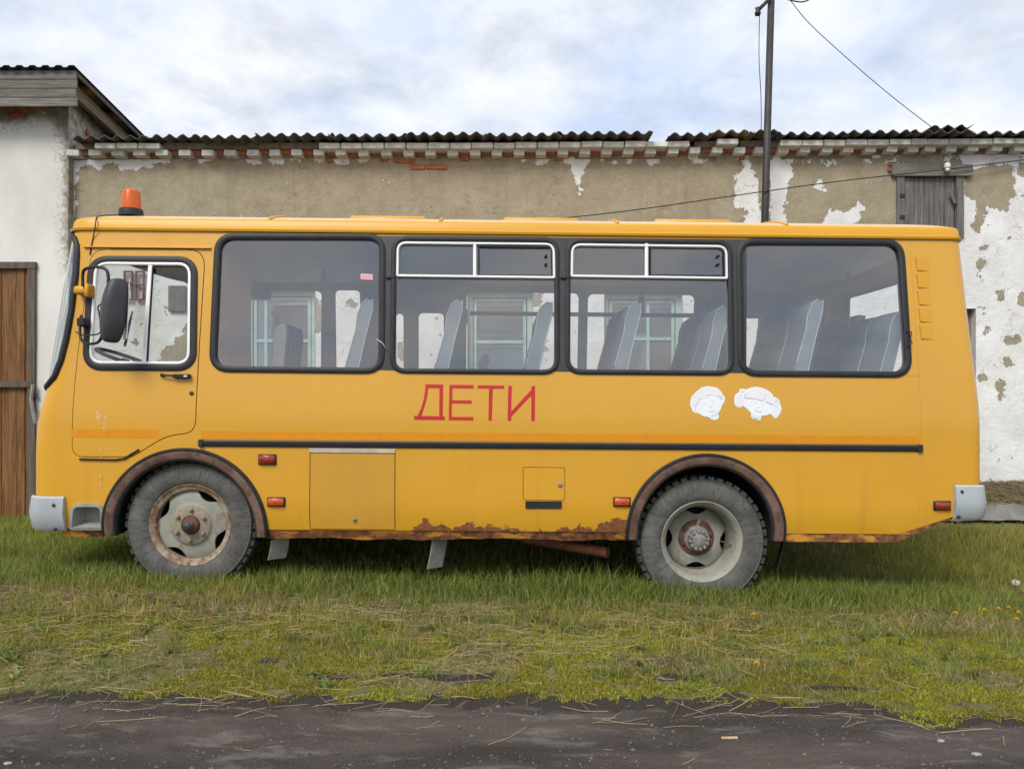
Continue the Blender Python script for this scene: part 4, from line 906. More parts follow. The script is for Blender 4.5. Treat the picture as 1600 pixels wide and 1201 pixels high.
# ---- mirror
mx0, mz0 = Bp(126, 453, -.02)
br_ = MB().box((mx0 - .055, -.02, mz0 - .028), (mx0 + .052, .10, mz0 + .03), bev=.012); br_.box((mx0 + .03, -.035, mz0 - .05), (mx0 + .06, .06, mz0 + .045), bev=.008)
mir = autosmooth(br_.build('side_mirror', M['paint2'], bus), 60)
def mp3(l): return [(*[Bp(px, py, y)[0]], y, Bp(px, py, y)[1]) for px, py, y in l]
def smooth3(p, n=5):
    p = [Vector(q) for q in p]; out = []
    for i in range(len(p) - 1):
        a, b_, c_, d = p[max(i - 1, 0)], p[i], p[i + 1], p[min(i + 2, len(p) - 1)]
        for k in range(n):
            t = k / n; out.append(.5 * ((2 * b_) + (c_ - a) * t + (2 * a - 5 * b_ + 4 * c_ - d) * t * t + (3 * b_ - a - 3 * c_ + d) * t ** 3))
    return out + [p[-1]]
MB().tube(smooth3(mp3([(129.5, 447, -.03), (129.5, 428, -.03), (134, 420, -.05), (150, 417, -.10), (164, 420, -.14), (169, 430, -.15), (169, 450, -.15)])), .011, 8).build('mirror_arm', M['black'], mir, True)
MB().tube(smooth3(mp3([(127, 492, -.01), (125, 510, -.02), (126, 528, -.04), (134, 536, -.08), (150, 536, -.12), (158, 528, -.14), (160, 515, -.15)])), .010, 8).build('mirror_arm', M['black'], mir, True)
MB().tube(smooth3(mp3([(118, 518, -.01), (128, 523, -.03), (144, 523, -.08), (157, 518, -.13), (155, 490, -.15), (153, 480, -.15), (160, 473, -.15)])), .005, 6).build('mirror_cable', M['black'], mir, True)
bx_, bz_ = Bp(128, 503, -.01); MB().box((bx_ - .03, -.03, bz_ - .03), (bx_ + .03, .07, bz_ + .03), bev=.008).build('mirror_clamp', M['black'], mir)
def mirror_head():
    cxm, czm = Bp(177, 485, -.17); bm = bmesh.new(); bmesh.ops.create_cube(bm, size=1); bmesh.ops.subdivide_edges(bm, edges=bm.edges[:], cuts=3, use_grid_fill=True)
    for v in bm.verts:
        p = v.co * 2; z = p.z; tp = 1 - .28 * max(0, abs(z) - .55) / .45; dx = (.080) * tp * (1 - .18 * abs(p.y) ** 3); dy = .075 * tp * (1 - .2 * max(0, -p.x) ** 2)
        v.co = Vector((p.x * dx + .018 * z * (1 if z > 0 else .4), p.y * dy, z * .222 * (1 - .06 * abs(p.x) ** 2 * (1 if p.x < 0 else .2))))
    me = bpy.data.meshes.new('mirror_head'); bm.to_mesh(me); bm.free(); me.materials.append(M['pillar']); o = bpy.data.objects.new('mirror_head', me); C.objects.link(o); o.parent = mir
    o.modifiers.new('s', 'SUBSURF').render_levels = 2; o.modifiers['s'].levels = 2; o.location = (cxm, -.17, czm); o.rotation_euler = (0, R(2), R(38))
    for p in me.polygons: p.use_smooth = True
    g = MB().box((.079, -.06, -.19), (.084, .06, .19), bev=.002).build('mirror_glass', M['chrome'], mir); g.location = o.location; g.rotation_euler = o.rotation_euler
mirror_head()
# ---- beacon and its cable
bxp, bzp = Bp(205, 331, .42); bz0 = roof_z(.30) + .012
bc = autosmooth(MB().lathe([(0, -.02), (.088, -.02), (.088, .005), (.084, .034), (.07, .036), (0, .036)], 32, 'z', 0, (bxp, .42, bz0)).build('beacon_lamp', M['black'], bus), 40)
autosmooth(MB().lathe([(.074, .034), (.071, .06), (.063, .165), (.058, .178), (.045, .185), (0, .187)], 32, 'z', 0, (bxp, .42, bz0)).build('beacon_dome', M['dome'], bc), 50)
MB().box((bxp - .02, .40, bz0 + .036), (bxp + .02, .44, bz0 + .13), bev=.006).build('beacon_bulb', M['chrome'], bc)
cab = [(bxp - .085, .42, bz0)]
for px_, y_ in ((178, .33), (166, .27), (157, .205), (152, .16)): cab.append((Bp(px_, 337, y_)[0], y_, roof_z(y_ - prof(ZG)) + .006))
cab.append((Bp(150, 346, .118)[0], .118, zc - .012)); cab.append((Bp(148.5, 357, .098)[0], .098, ZG + .02))
cab += [(B(px, py)[0], ysurf(*B(px, py)) - .006, B(px, py)[1]) for px, py in ((146, 372), (143, 386), (141, 398))]
MB().tube(smooth3(cab, 4), .004, 6).build('beacon_cable', M['black'], bc, True)
# ---- interior : seats
def seat_mesh():
    sec = [(-.055, 0), (-.06, .25), (-.055, .5), (-.045, .66), (-.02, .715), (.02, .715), (.045, .68), (.05, .5), (.055, .25), (.05, 0)]
    return sec
def seat(nm, x, y0, y1, zt_, mat, side, rec=.25, hgt=.78, piping=True):
    sec = [(-.055, 0), (-.062, .3), (-.055, .55), (-.075, .66), (-.06, .745), (-.02, .78), (.03, .775), (.05, .70), (.05, .5), (.06, .25), (.055, 0)]
    z0 = zt_ - hgt; mb = MB(); ys_ = [(y0, .8), (y0 + .025, .96), (y0 + .05, 1)]; nlob = 2 if y1 - y0 > .6 else 1; wl = (y1 - y0) / nlob; rows = []
    for q in range(nlob):
        a = y0 + q * wl + .006; b_ = y0 + (q + 1) * wl - .006
        for y, s_ in ((a, .80), (a + .02, .95), (a + .06, 1), ((a + b_) / 2, 1.02), (b_ - .06, 1), (b_ - .02, .95), (b_, .80)): rows.append((q, y, s_))
    n = len(sec)
    for q, y, s_ in rows:
        for (dx, dz) in sec: mb.v.append((x - (hgt - dz) * rec + dx * s_, y, z0 + dz * (1 - (1 - s_) * .05)))
    for i in range(len(rows) - 1):
        if rows[i][0] != rows[i + 1][0]: continue
        for k in range(n - 1): mb.f.append((i * n + k, i * n + k + 1, (i + 1) * n + k + 1, (i + 1) * n + k)); mb.m.append(0)
    for i, (q, y, s_) in enumerate(rows):
        if i % 7 == 0: mb.f.append(tuple(i * n + k for k in range(n))[::-1]); mb.m.append(1)
        if i % 7 == 6: mb.f.append(tuple(i * n + k for k in range(n))); mb.m.append(1)
    o = autosmooth(mb.build(nm, [mat, side], bus), 50)
    zc_ = z0 - .0; xc_ = x - hgt * rec
    autosmooth(MB().box((xc_ - .42, y0 + .01, zc_ - .09), (xc_ + .03, y1 - .01, zc_ + .03), bev=.03).build('seat_cushion', mat, o), 50)
    MB().tube([(xc_ - .2, y0 + .1, 1.04), (xc_ - .2, y0 + .1, zc_ - .08)], .018, 6).build('seat_leg', M['rail'], o); MB().tube([(xc_ - .2, y1 - .1, 1.04), (xc_ - .2, y1 - .1, zc_ - .08)], .018, 6).build('seat_leg', M['rail'], o)
    if piping:
        for q in range(nlob):
            a = y0 + q * wl + .004
            for side_k in (range(1, 6), range(6, 11)):
                MB().tube([(x - (hgt - sec[k][1]) * rec + sec[k][0] * .84, a - .002, z0 + sec[k][1]) for k in side_k], .0026, 5).build('seat_piping', M['piping'], o)
    return o
near_tops = [(585, 469), (723, 470), (862, 473), (998, 474), (1133, 479), (1278, 470), (1405, 488)]
for k, (px, py) in enumerate(near_tops):
    x, z = Bp(px, py, .35); seat('passenger_seat', x - .02, .26, 1.02, z, M['seat'], M['seatside'])
for px, py in ((980, 480), (1104, 486), (1238, 484), (1345, 492)):
    x, z = Bp(px, py, 1.5); seat('passenger_seat', x, 1.46, 2.2, z, M['seat'], M['seatside'])
x, z = Bp(448, 513, .55); seat('driver_seat', x, .42, .92, z, M['stripes'], M['stripes'], .10, .75, False)
MB().box((-2.32, .16, 1.04), (-2.29, 1.25, 2.5)).build('driver_partition', M['tan'], bus)
for px, yy in ((505, 1.3), (1325, 1.2), (612, 1.7)):
    x, z = Bp(px, 500, yy); MB().tube([(x, yy, 1.04), (x, yy, 2.5)], .017, 8).build('grab_pole', M['rail'], bus, True)
x0, z0 = FX(735, 492); x1, _ = FX(1090, 492); MB().tube([(x0, 2.22, z0), (x1, 2.22, z0)], .022, 8).build('hand_rail', M['rail'], bus, True)
xm, _ = FX(1000, 470); MB().box((xm - .03, 2.28, z0), (xm + .03, 2.31, 2.5)).build('far_vent_mullion', M['rail'], bus)
# cab : dashboard, steering wheel, wiper, inner mirror
MB().box((-3.28, .2, .8), (-2.95, 2.2, 1.50), bev=.06).build('dashboard', M['dash'], bus)
sw = empty('x'); bpy.data.objects.remove(sw)
cs = Vector((*[Bp(190, 560, .55)[0]], .62, Bp(190, 560, .55)[1])); ax = Vector((.35, 0, .94)).normalized(); u_ = Vector((0, 1, 0)); v_ = ax.cross(u_)
mb = MB().tube([cs + .22 * (math.cos(a) * u_ + math.sin(a) * v_) for a in np.linspace(0, 2 * math.pi, 33)[:-1]], .015, 8, True)
mb.tube([cs - .21 * u_, cs - ax * .05, cs + .21 * u_], .012, 6); mb.tube([cs, cs - ax * .4], .03, 8); mb.build('steering_wheel', M['black'], bus, True)
q = mp3([(195, 541, 1.2), (199, 520, 1.2), (204, 498, 1.2), (207, 486, 1.2)]); MB().tube(q, [.012, .012, .010, .006], 6).build('wiper', M['black'], bus, True)
xm_, zm_ = Bp(408, 462, 1.9); MB().box((xm_ - .10, 1.88, zm_ - .04), (xm_ + .10, 1.91, zm_ + .05), bev=.012).tube([(xm_ - .05, 1.9, zm_ + .05), (xm_ - .07, 1.9, 2.52)], .006, 6).build('inner_mirror', M['rail'], bus)

# ------------------------------------------------------------------ long shed behind the bus
YW = 3.5; WX0, WX1 = WP(106, 300, YW).x, 8.2
shed = tag(empty('shed', (0, YW, 0)), 'long low shed with peeling limewashed wall and corrugated grey roof', 'building')
SH = Matrix.Translation((0, -YW, 0))
def sh(o): o.matrix_parent_inverse = SH; return o
EAVE = lambda x: WP(800, 246, YW).z + .0058 * x
def wall_attr(me, f, name='paint'):
    co = np.empty(len(me.vertices) * 3); me.vertices.foreach_get('co', co); co = co.reshape(-1, 3)
    at = me.attributes.new(name, 'FLOAT', 'POINT'); at.data.foreach_set('value', f(co).astype(np.float32))
def paint_mask(co):
    d = co[:, 1] - CAMY; px = CX + co[:, 0] * FPX / d; py = HY - (co[:, 2] - CAMZ) * FPX / d
    white = [[(90, 244), (240, 246), (240, 258), (215, 266), (180, 262), (172, 255), (160, 263), (150, 262), (137, 258), (127, 265), (121, 275), (118, 295), (118, 308), (128, 320), (122, 335), (115, 352), (90, 352)],
     [(877, 244), (921, 244), (918, 258), (912, 270), (911, 290), (905, 305), (900, 300), (896, 275), (893, 258)],
     [(1164, 240), (1172, 240), (1175, 260), (1184, 268), (1183, 300), (1190, 315), (1191, 370), (1150, 370), (1165, 335), (1160, 328), (1146, 328), (1150, 305), (1144, 290), (1146, 275), (1160, 272)],
     [(1203, 258), (1215, 252), (1228, 252), (1240, 264), (1240, 278), (1230, 295), (1228, 370), (1203, 370)], [(1271, 291), (1282, 282), (1291, 298), (1283, 298)],
     [(1290, 352), (1296, 330), (1308, 325), (1322, 328), (1333, 318), (1345, 306), (1351, 322), (1340, 352)],
     [(1500, 232), (1900, 232), (1900, 900), (1480, 900), (1480, 380), (1502, 345)], [(0, 385), (120, 352), (160, 396), (210, 372), (300, 405), (380, 380), (440, 418), (520, 372), (600, 410), (690, 430), (760, 395), (840, 412), (905, 372), (980, 425), (1060, 388), (1140, 362), (1200, 372), (1280, 360), (1340, 388), (1400, 400), (1500, 362), (1500, 900), (0, 900)]]
    for i, hx in enumerate(HEAD):
        if i % 4 != 3 and not 520 < hx < 790: white.append([(hx - 2, 244), (hx + 20, 243), (hx + 22, 250 + (i * 7 % 5)), (hx + 10, 253 + (i * 5 % 6)), (hx - 1, 250 + (i * 3 % 4))])
        elif 480 < hx < 600: white.append([(hx, 246), (hx + 18, 246), (hx + 20, 252), (hx + 6, 254)])
    brown = [[(1516, 262), (1545, 255), (1580, 256), (1586, 275), (1582, 300), (1575, 332), (1555, 324), (1540, 318), (1534, 340), (1545, 350), (1535, 353), (1527, 367), (1521, 350), (1527, 330), (1528, 310), (1508, 302), (1510, 280)],
     [(1590, 255), (1640, 250), (1650, 275), (1592, 272)], [(1532, 385), (1541, 383), (1541, 391), (1534, 392)], [(1528, 405), (1540, 402), (1541, 410), (1530, 420)], [(1555, 458), (1568, 455), (1571, 474), (1560, 470)], [(1592, 462), (1604, 455), (1604, 478), (1593, 474)],
     [(1540, 515), (1549, 515), (1548, 524), (1540, 522)], [(1568, 528), (1590, 522), (1595, 530), (1575, 538)], [(1573, 560), (1583, 558), (1582, 570), (1574, 568)], [(1555, 603), (1565, 590), (1573, 594), (1571, 622), (1564, 630), (1560, 612)], [(1529, 582), (1541, 585), (1540, 593), (1530, 590)],
     [(1600, 300), (1640, 310), (1630, 345), (1604, 330)], [(493, 470), (503, 480), (505, 510), (496, 520), (491, 500)], [(540, 470), (560, 472), (556, 480), (541, 478)], [(620, 530), (632, 528), (633, 565), (622, 560)], [(262, 540), (300, 505), (302, 580), (245, 585)], [(1530, 430), (1537, 432), (1534, 441)], [(820, 460), (850, 455), (845, 480), (826, 475)]]
    f = np.full(len(px), -40.0)
    for w_ in white: f = np.maximum(f, sdpoly(px, py, w_))
    for w_ in brown: f = np.minimum(f, -sdpoly(px, py, w_))
    return np.clip(f / 130, -.25, .35)
HEAD = [103, 138, 173, 208, 243, 278, 314, 349, 385, 420, 455, 489, 524, 559, 595, 630, 664, 699, 734, 768, 803, 837, 871, 906, 940, 974, 1009, 1044, 1078, 1113, 1148, 1180, 1217, 1250, 1285, 1318, 1353, 1386, 1420, 1446, 1479, 1513, 1550, 1586, 1621, 1656, 1691]
# openings
def wrect(px0, py0, px1, z0, Y=YW): a = WP(px0, py0, Y); c_ = WP(px1, py0, Y); return (a.x, z0, c_.x, a.z)
wwin = [wrect(383, 453, 492, 1.0), wrect(730, 455, 832, 1.0), wrect(944, 458, 1066, 1.0), (WP(1450, 482, YW).x, 1.2, WP(1524, 482, YW).x, WP(800, 482, YW).z)]
hat = (WP(1404, 268, YW).x, WP(800, 372, YW).z, WP(1500, 268, YW).x, WP(800, 264, YW).z)
rects = wwin + [hat]
step = .035; gx = np.arange(WX0, WX1 + step, step); gz = np.concatenate([np.arange(-.3, 4.15, step * 1.0), [4.18]])
for r_ in rects:
    gx = np.concatenate([gx, [r_[0], r_[2]]]); gz = np.concatenate([gz, [r_[1], r_[3]]])
gx = np.unique(np.round(gx, 4)); gz = np.unique(np.round(gz, 4))
A, Bz = np.meshgrid(gx, gz); nx, nz = len(gx), len(gz); idx = np.arange(nx * nz).reshape(nz, nx)
q = np.stack([idx[:-1, :-1], idx[:-1, 1:], idx[1:, 1:], idx[1:, :-1]], -1).reshape(-1, 4); cx_ = ((A[:-1, :-1] + A[1:, 1:]) / 2).ravel(); cz_ = ((Bz[:-1, :-1] + Bz[1:, 1:]) / 2).ravel()
ok = np.ones(len(q), bool)
for r_ in rects: ok &= ~((cx_ > r_[0]) & (cx_ < r_[2]) & (cz_ > r_[1]) & (cz_ < r_[3]))
Zt = np.where(Bz > 4.17, np.vectorize(EAVE)(A), Bz)
Yv = YW + .010 * (fbm(A, Bz, 1.6, 41) - .5) * 2 + .006 * (fbm(A, Bz, 7, 45) - .5) * 2
wall = sh(mesh_obj('wall', np.stack([A.ravel(), Yv.ravel(), Zt.ravel()], -1).tolist(), q[ok].tolist(), M['wall'], shed, True))
wall_attr(wall.data, paint_mask)
# the rest of the shell
MB().box((WX0, 8.4, -.3), (WX1, 8.6, 4.3)).build('back_wall', M['mortar'], shed).matrix_parent_inverse = SH
MB().box((WX1 - .02, YW + .03, -.3), (WX1 + .2, 8.6, 4.15)).build('end_wall', M['mortar'], shed).matrix_parent_inverse = SH
MB().box((WX0, YW + .7, -.2), (WX1, YW + .72, 4.1)).build('inner_partition', M['curtain'], shed).matrix_parent_inverse = SH
for r_ in rects:                                        # reveals
    x0, z0, x1, z1 = r_; y0, y1 = YW - .01, YW + .22
    sh(mesh_obj('reveal', [(x0, y0, z0), (x1, y0, z0), (x1, y0, z1), (x0, y0, z1), (x0, y1, z0), (x1, y1, z0), (x1, y1, z1), (x0, y1, z1)], [(0, 1, 5, 4), (1, 2, 6, 5), (2, 3, 7, 6), (3, 0, 4, 7)], M['wbrick'], shed))
def casement(r_, mat, vert, horiz, y=YW + .08, fw=.06):
    x0, z0, x1, z1 = r_; mb = MB()
    mb.box((x0, y, z0), (x0 + fw, y + .07, z1)); mb.box((x1 - fw, y, z0), (x1, y + .07, z1)); mb.box((x0 + fw, y, z1 - fw), (x1 - fw, y + .07, z1)); mb.box((x0 + fw, y, z0), (x1 - fw, y + .07, z0 + fw))
    o = sh(mb.build('shed_window', mat, shed))
    ix0, ix1, iz0, iz1 = x0 + fw, x1 - fw, z0 + fw, z1 - fw
    fw2 = .035; mb = MB(); k = .012
    mb.box((ix0 + k, y + .012, iz0 + k), (ix0 + k + fw2, y + .05, iz1 - k)); mb.box((ix1 - k - fw2, y + .012, iz0 + k), (ix1 - k, y + .05, iz1 - k)); mb.box((ix0 + k + fw2, y + .012, iz1 - k - fw2), (ix1 - k - fw2, y + .05, iz1 - k)); mb.box((ix0 + k + fw2, y + .012, iz0 + k), (ix1 - k - fw2, y + .05, iz0 + k + fw2))
    mb.build('sash', mat, o)
    for f in vert: MB().box((x0 + (x1 - x0) * f - .018, y + .014, iz0 + .05), (x0 + (x1 - x0) * f + .018, y + .046, iz1 - .05)).build('glazing_bar', mat, o)
    for zb_ in horiz: MB().box((ix0 + .05, y + .016, zb_ - .018), (ix1 - .05, y + .044, zb_ + .018)).build('glazing_bar', mat, o)
    MB().box((ix0 + .02, y + .028, iz0 + .02), (ix1 - .02, y + .032, iz1 - .02)).build('pane', M['houseglass'], o)
casement(wwin[0], M['green'], [.26], [WP(800, 531, YW).z]); casement(wwin[1], M['green'], [], [WP(800, 533, YW).z]); casement(wwin[2], M['green'], [.58], [WP(800, 528, YW).z]); casement(wwin[3], M['greywood'], [.5], [])
# what shows through the cab : a grey vent board and a small red framed window
a, c_ = WP(265, 447, YW), WP(292, 487, YW); vb = MB().box((a.x, -.02, c_.z), (c_.x, .012, a.z), bev=.004).build('vent_board', M['vent'], shed); vb.parent = shed; vb.location = (0, -.02, 0); vb.rotation_euler = (0, 0, 0)
a, c_ = WP(196, 424, YW), WP(228, 470, YW); mb = MB()
for x0, x1 in ((a.x, a.x + .105), (a.x + .135, c_.x)):
    fw = .018
    mb.box((x0, -.05, c_.z), (x0 + fw, -.02, a.z)); mb.box((x1 - fw, -.05, c_.z), (x1, -.02, a.z)); mb.box((x0 + fw, -.05, a.z - fw), (x1 - fw, -.02, a.z)); mb.box((x0 + fw, -.05, c_.z), (x1 - fw, -.02, c_.z + fw)); mb.box((x0 + fw, -.05, (a.z + c_.z) / 2), (x1 - fw, -.02, (a.z + c_.z) / 2 + fw))
mb.build('small_sash', M['redframe'], shed)
# loft hatch of grey boards
x0, z0, x1, z1 = hat; y = YW - .03; lh = MB()
lh.box((x0 - .03, y, z0), (x0 + .055, y + .12, z1)); lh.box((x1 - .055, y, z0), (x1 + .03, y + .12, z1)); lh.box((x0 + .055, y + .004, z1 - .085), (x1 - .055, y + .11, z1 - .005))
hatch = sh(lh.build('loft_hatch', M['greywood'], shed))
nb = 5; xs_ = np.linspace(x0 + .065, x1 - .065, nb + 1)
for k in range(nb): MB().box((xs_[k] + .004, y + .03 + random.uniform(0, .012), z0), (xs_[k + 1] - .004, y + .06, z1 - .095 - random.uniform(0, .01)), jit=.002).build('plank', M['greywood'], hatch)
a, c_ = WP(1391, 259, YW), WP(1516, 274, YW); MB().box((a.x, YW - .05, c_.z - .015), (c_.x, YW + .1, a.z), jit=.008).build('lintel', M['greywood_h'], hatch)
for zz_ in (4.0, 3.75, 3.45):
    MB().box((x0 + .0, y - .012, zz_ - .02 - .25), (x0 + .06, y - .001, zz_ + .02 - .25)).build('hinge', M['pole'], hatch)
a = WP(1490, 308, YW - .06); o = MB().box((-.022, -.02, -.075), (.022, .0, .075), bev=.004).build('turn_button', M['greywood'], hatch); o.matrix_world = Matrix.Translation((a.x, YW - .045, a.z)) @ Matrix.Rotation(R(-25), 4, 'Y'); o.matrix_parent_inverse = Matrix()
o.parent = hatch; o.location = (a.x, YW - .035, a.z); o.rotation_euler = (0, R(-25), 0)
# eaves bricks
def brick(nm, px0, py0, px1, py1, yf, depth, mat, par=wall, sk=.0):
    a, c_ = WP(px0, py0, yf), WP(px1, py1, yf); o = MB().box((0, 0, 0), (c_.x - a.x, depth, a.z - c_.z), bev=.006).build(nm, mat, par)
    v = o.data.vertices
    for p in v: p.co += Vector([random.uniform(-.003, .003) for _ in range(3)])
    o.location = (a.x, yf + random.uniform(-.008, .008), c_.z); o.rotation_euler = (0, random.uniform(-.012, .012) + sk, random.uniform(-.02, .02)); return o
ey = lambda px: 233.5 - max(0, px - 700) * .0085
for i, hx in enumerate(HEAD):
    w_ = 19 if hx < 420 else 16.5
    e = ey(hx); brick('white_brick', hx, e, hx + w_, e + 9.5, YW - .13, .2, M['wbrick'])
    nxt = HEAD[i + 1] if i + 1 < len(HEAD) else hx + 35
    if nxt - hx - w_ > 8: brick('red_brick', hx + w_ + 1, e - 1.0, nxt - 1, e + 9.0 + random.uniform(-1, 1.5), YW - .028, .12, M['rbrick'])
sx_ = 147.0
runs = [(147, 255), (498, 1086), (1121, 1156), (1220, 1700)]
for a, c_ in runs:
    p = a
    while p < c_ - 20:
        ln_ = 34.2 if not (1425 < p < 1440) else 25
        e = ey(p) - 10.5 - (2.5 if a == 1121 else 0); brick('white_brick', p, e, p + ln_ - 1.3, e + 8.8, YW - .19, .25, M['wbrick']); p += ln_
# mortar bed where the top course is lost, red bricks bared in the wall
def bed(px0, px1, py0, py1): a, c_ = WP(px0, py0, YW - .07), WP(px1, py1, YW - .07); MB().box((a.x, YW - .07, c_.z), (c_.x, YW + .15, a.z), jit=.006).build('mortar_bed', M['mortar'], wall)
for a, c_ in ((118, 147), (255, 498), (1086, 1121), (1156, 1220)): bed(a, c_, ey(a) - 10, ey(a) - .5)
x_ = WX0; mbk = MB().box((WX0, YW + .0, EAVE(0) - .02), (WX1, YW + .3, EAVE(0) + .145)).build('eaves_core', M['mortar'], wall)
for p in ((640, 257, 664, 264.5), (666, 257, 698, 264), (616, 248, 648, 254.5), (719, 238, 733, 251), (510, 247, 519, 254), (866, 247, 879, 251), (1111, 245, 1119, 251), (1388, 253, 1402, 259), (1388, 262, 1394, 268), (1475, 255, 1500, 261), (1503, 270, 1512, 280), (1156, 243, 1164, 250), (593, 246, 608, 252)):
    brick('red_brick', *p, YW - .022, .1, M['rbrick'])
# corrugated roof sheets : front lip and underside show
def corr(nm, x0, x1, yf, yb, zf, slope, mat, par, amp=.022, per=.147, sk=0, th=.007, ph=0):
    n = max(8, int((x1 - x0) / per * 10)); V = []; xs2 = np.linspace(x0, x1, n + 1)
    for (y, t) in ((yf, 0), (yb, 0), (yb, th), (yf, th)):
        for i, x in enumerate(xs2):
            yy = y + (.006 * math.sin(i * 1.7) if y == yf else 0)
            V.append((x, yy, zf + slope * (y - yf) + sk * (x - x0) + t + amp * math.sin(2 * math.pi * (x - x0) / per + ph)))
    K = n + 1; F = []
    for r_ in range(4):
        for i in range(n): F.append((r_ * K + i, r_ * K + i + 1, ((r_ + 1) % 4) * K + i + 1, ((r_ + 1) % 4) * K + i))
    o = mesh_obj(nm, V, F, mat, par); autosmooth(o, 50); return o
px = 112; k = 0
lipY = YW - .29
def lipz(p): return WP(p, 214.5 - max(0, p - 200) * .0058, lipY).z
edges = [(112, 232, 0), (226, 318, -2), (312, 405, 1), (398, 520, -1), (512, 640, 0), (632, 760, -.5), (752, 878, .5), (870, 1020, -.5), (1045, 1118, 0), (1110, 1180, -3), (1172, 1215, -1.5), (1207, 1330, 0), (1322, 1430, -1.5), (1424, 1522, .5), (1515, 1640, 0), (1632, 1760, 0), (1752, 1880, 0)]
for i, (p0, p1, dz) in enumerate(edges):
    xa_, xb_ = WP(p0, 200, lipY).x, WP(p1, 200, lipY).x
    sh(corr('roof_sheet', xa_, xb_, lipY + random.uniform(-.04, .04), YW + 2.4, lipz(p0) - dz * .0074 + .004 * (i % 2), .02, M['slate_brown'] if p0 in (1110,) else M['slate'], shed, .021, .1475, .0058, .008, random.uniform(0, 6)))
sh(corr('roof_sheet', WP(1458, 200, lipY).x, WP(1520, 200, lipY).x, lipY - .02, YW + 1.0, lipz(1450) + .05, .05, M['slate'], shed, .021, .1475, .02, .008, 1))
sh(corr('roof_sheet', WX0 - .02, WX1 + .25, YW + 2.35, 8.7, lipz(800) + .02 * 2.8 + .05, -.06, M['slate'], shed))
# unseen board behind the lip, placed so no light leaks in
MB().box((WX0, YW + .3, EAVE(0) + .02), (WX1, YW + .34, EAVE(0) + .19)).build('eaves_light_stop', M['gateframe'], shed).matrix_parent_inverse = SH

# ------------------------------------------------------------------ taller shed on the left
YL = 3.4; LX = WP(107, 300, YL).x
lb = tag(empty('gate_shed', (LX, YL, 0)), 'taller whitewashed shed with grey board fascia and brown plank gate', 'building')
LI = Matrix.Translation((-LX, -YL, 0))
def li(o): o.matrix_parent_inverse = LI; return o
gate_r = (-6.75, -.1, WP(57, 410, YL).x, WP(0, 410, YL).z)
gx = np.unique(np.round(np.concatenate([np.arange(-9, LX, .05), [LX, gate_r[0], gate_r[2]]]), 4)); gz = np.unique(np.round(np.concatenate([np.arange(-.3, 4.75, .05), [4.75, gate_r[1], gate_r[3]]]), 4))
A, Bz = np.meshgrid(gx, gz); nx, nz = len(gx), len(gz); idx = np.arange(nx * nz).reshape(nz, nx); q = np.stack([idx[:-1, :-1], idx[:-1, 1:], idx[1:, 1:], idx[1:, :-1]], -1).reshape(-1, 4)
cx_ = ((A[:-1, :-1] + A[1:, 1:]) / 2).ravel(); cz_ = ((Bz[:-1, :-1] + Bz[1:, 1:]) / 2).ravel(); ok = ~((cx_ > gate_r[0]) & (cx_ < gate_r[2]) & (cz_ > gate_r[1]) & (cz_ < gate_r[3]))
Yv = YL + .012 * (fbm(A, Bz, 1.5, 51) - .5) * 2
wl = li(mesh_obj('wall', np.stack([A.ravel(), Yv.ravel(), Bz.ravel()], -1).tolist(), q[ok].tolist(), M['wall2'], lb, True))
def mask2(co):
    d = co[:, 1] - CAMY; px = CX + co[:, 0] * FPX / d; py = HY - (co[:, 2] - CAMZ) * FPX / d
    f = -sdpoly(px, py, [(-400, 100), (120, 100), (120, 420), (106, 415), (104, 330), (103, 250), (97, 205), (85, 186), (70, 178), (45, 181), (20, 190), (-20, 186), (-400, 195)]); return np.clip(f / 130, -.25, .35)
wall_attr(wl.data, mask2)
# side wall towards the low roof, its top follows the roof
sv = []; ny = 30; nz = 40
def ltop(y): return 4.88 - .125 * (y - YL)
for j in range(nz + 1):
    for i in range(ny + 1):
        y = YL + 5 * i / ny; sv.append((LX + .0, y, -.3 + (ltop(y) + .3) * j / nz))
sq = [(j * (ny + 1) + i, j * (ny + 1) + i + 1, (j + 1) * (ny + 1) + i + 1, (j + 1) * (ny + 1) + i) for j in range(nz) for i in range(ny)]
sw_ = li(mesh_obj('side_wall', sv, sq, M['wall2'], lb, True)); wall_attr(sw_.data, lambda co: .12 * (fbm(co[:, 1], co[:, 2], 1.1, 61) - .62))
for k in range(14):                                      # bare bricks along the sloping top
    y = YL + .35 + k * .13; z = ltop(y) - .27 - .075 * (k % 2)
    o = MB().box((0, 0, 0), (.02, .12, .065), bev=.005).build('red_brick', M['rbrick'], sw_); o.location = (LX + .002, y, z); o.rotation_euler = (R(-7) * 1.0, 0, 0)
MB().box((-9, YL + 4.9, -.3), (LX, YL + 5.0, 4.0)).build('back_wall', M['mortar'], lb).matrix_parent_inverse = LI
FY = YL - .30; f0 = WP(119, 110, FY); f1 = WP(119, 166, FY); RX = f0.x
fz = np.linspace(f1.z, f0.z, 5)
for k in range(4):
    MB().box((-9, FY + random.uniform(0, .01), fz[k] + .004), (RX + random.uniform(-.008, .004), FY + .028, fz[k + 1] - .003), jit=.002).build('fascia_plank', M['greywood_h'], lb).matrix_parent_inverse = LI
# exposed brick patch under the fascia
for (p0, q0, p1, q1) in ((8, 168, 24, 175), (26, 167, 41, 176), (10, 176, 38, 182), (44, 166, 66, 172)):
    a, c_ = WP(p0, q0, YL - .012), WP(p1, q1, YL - .012); o = MB().box((0, 0, 0), (c_.x - a.x, .05, a.z - c_.z), bev=.006).build('red_brick', M['rbrick'], wl); o.location = (a.x, YL - .018, c_.z)
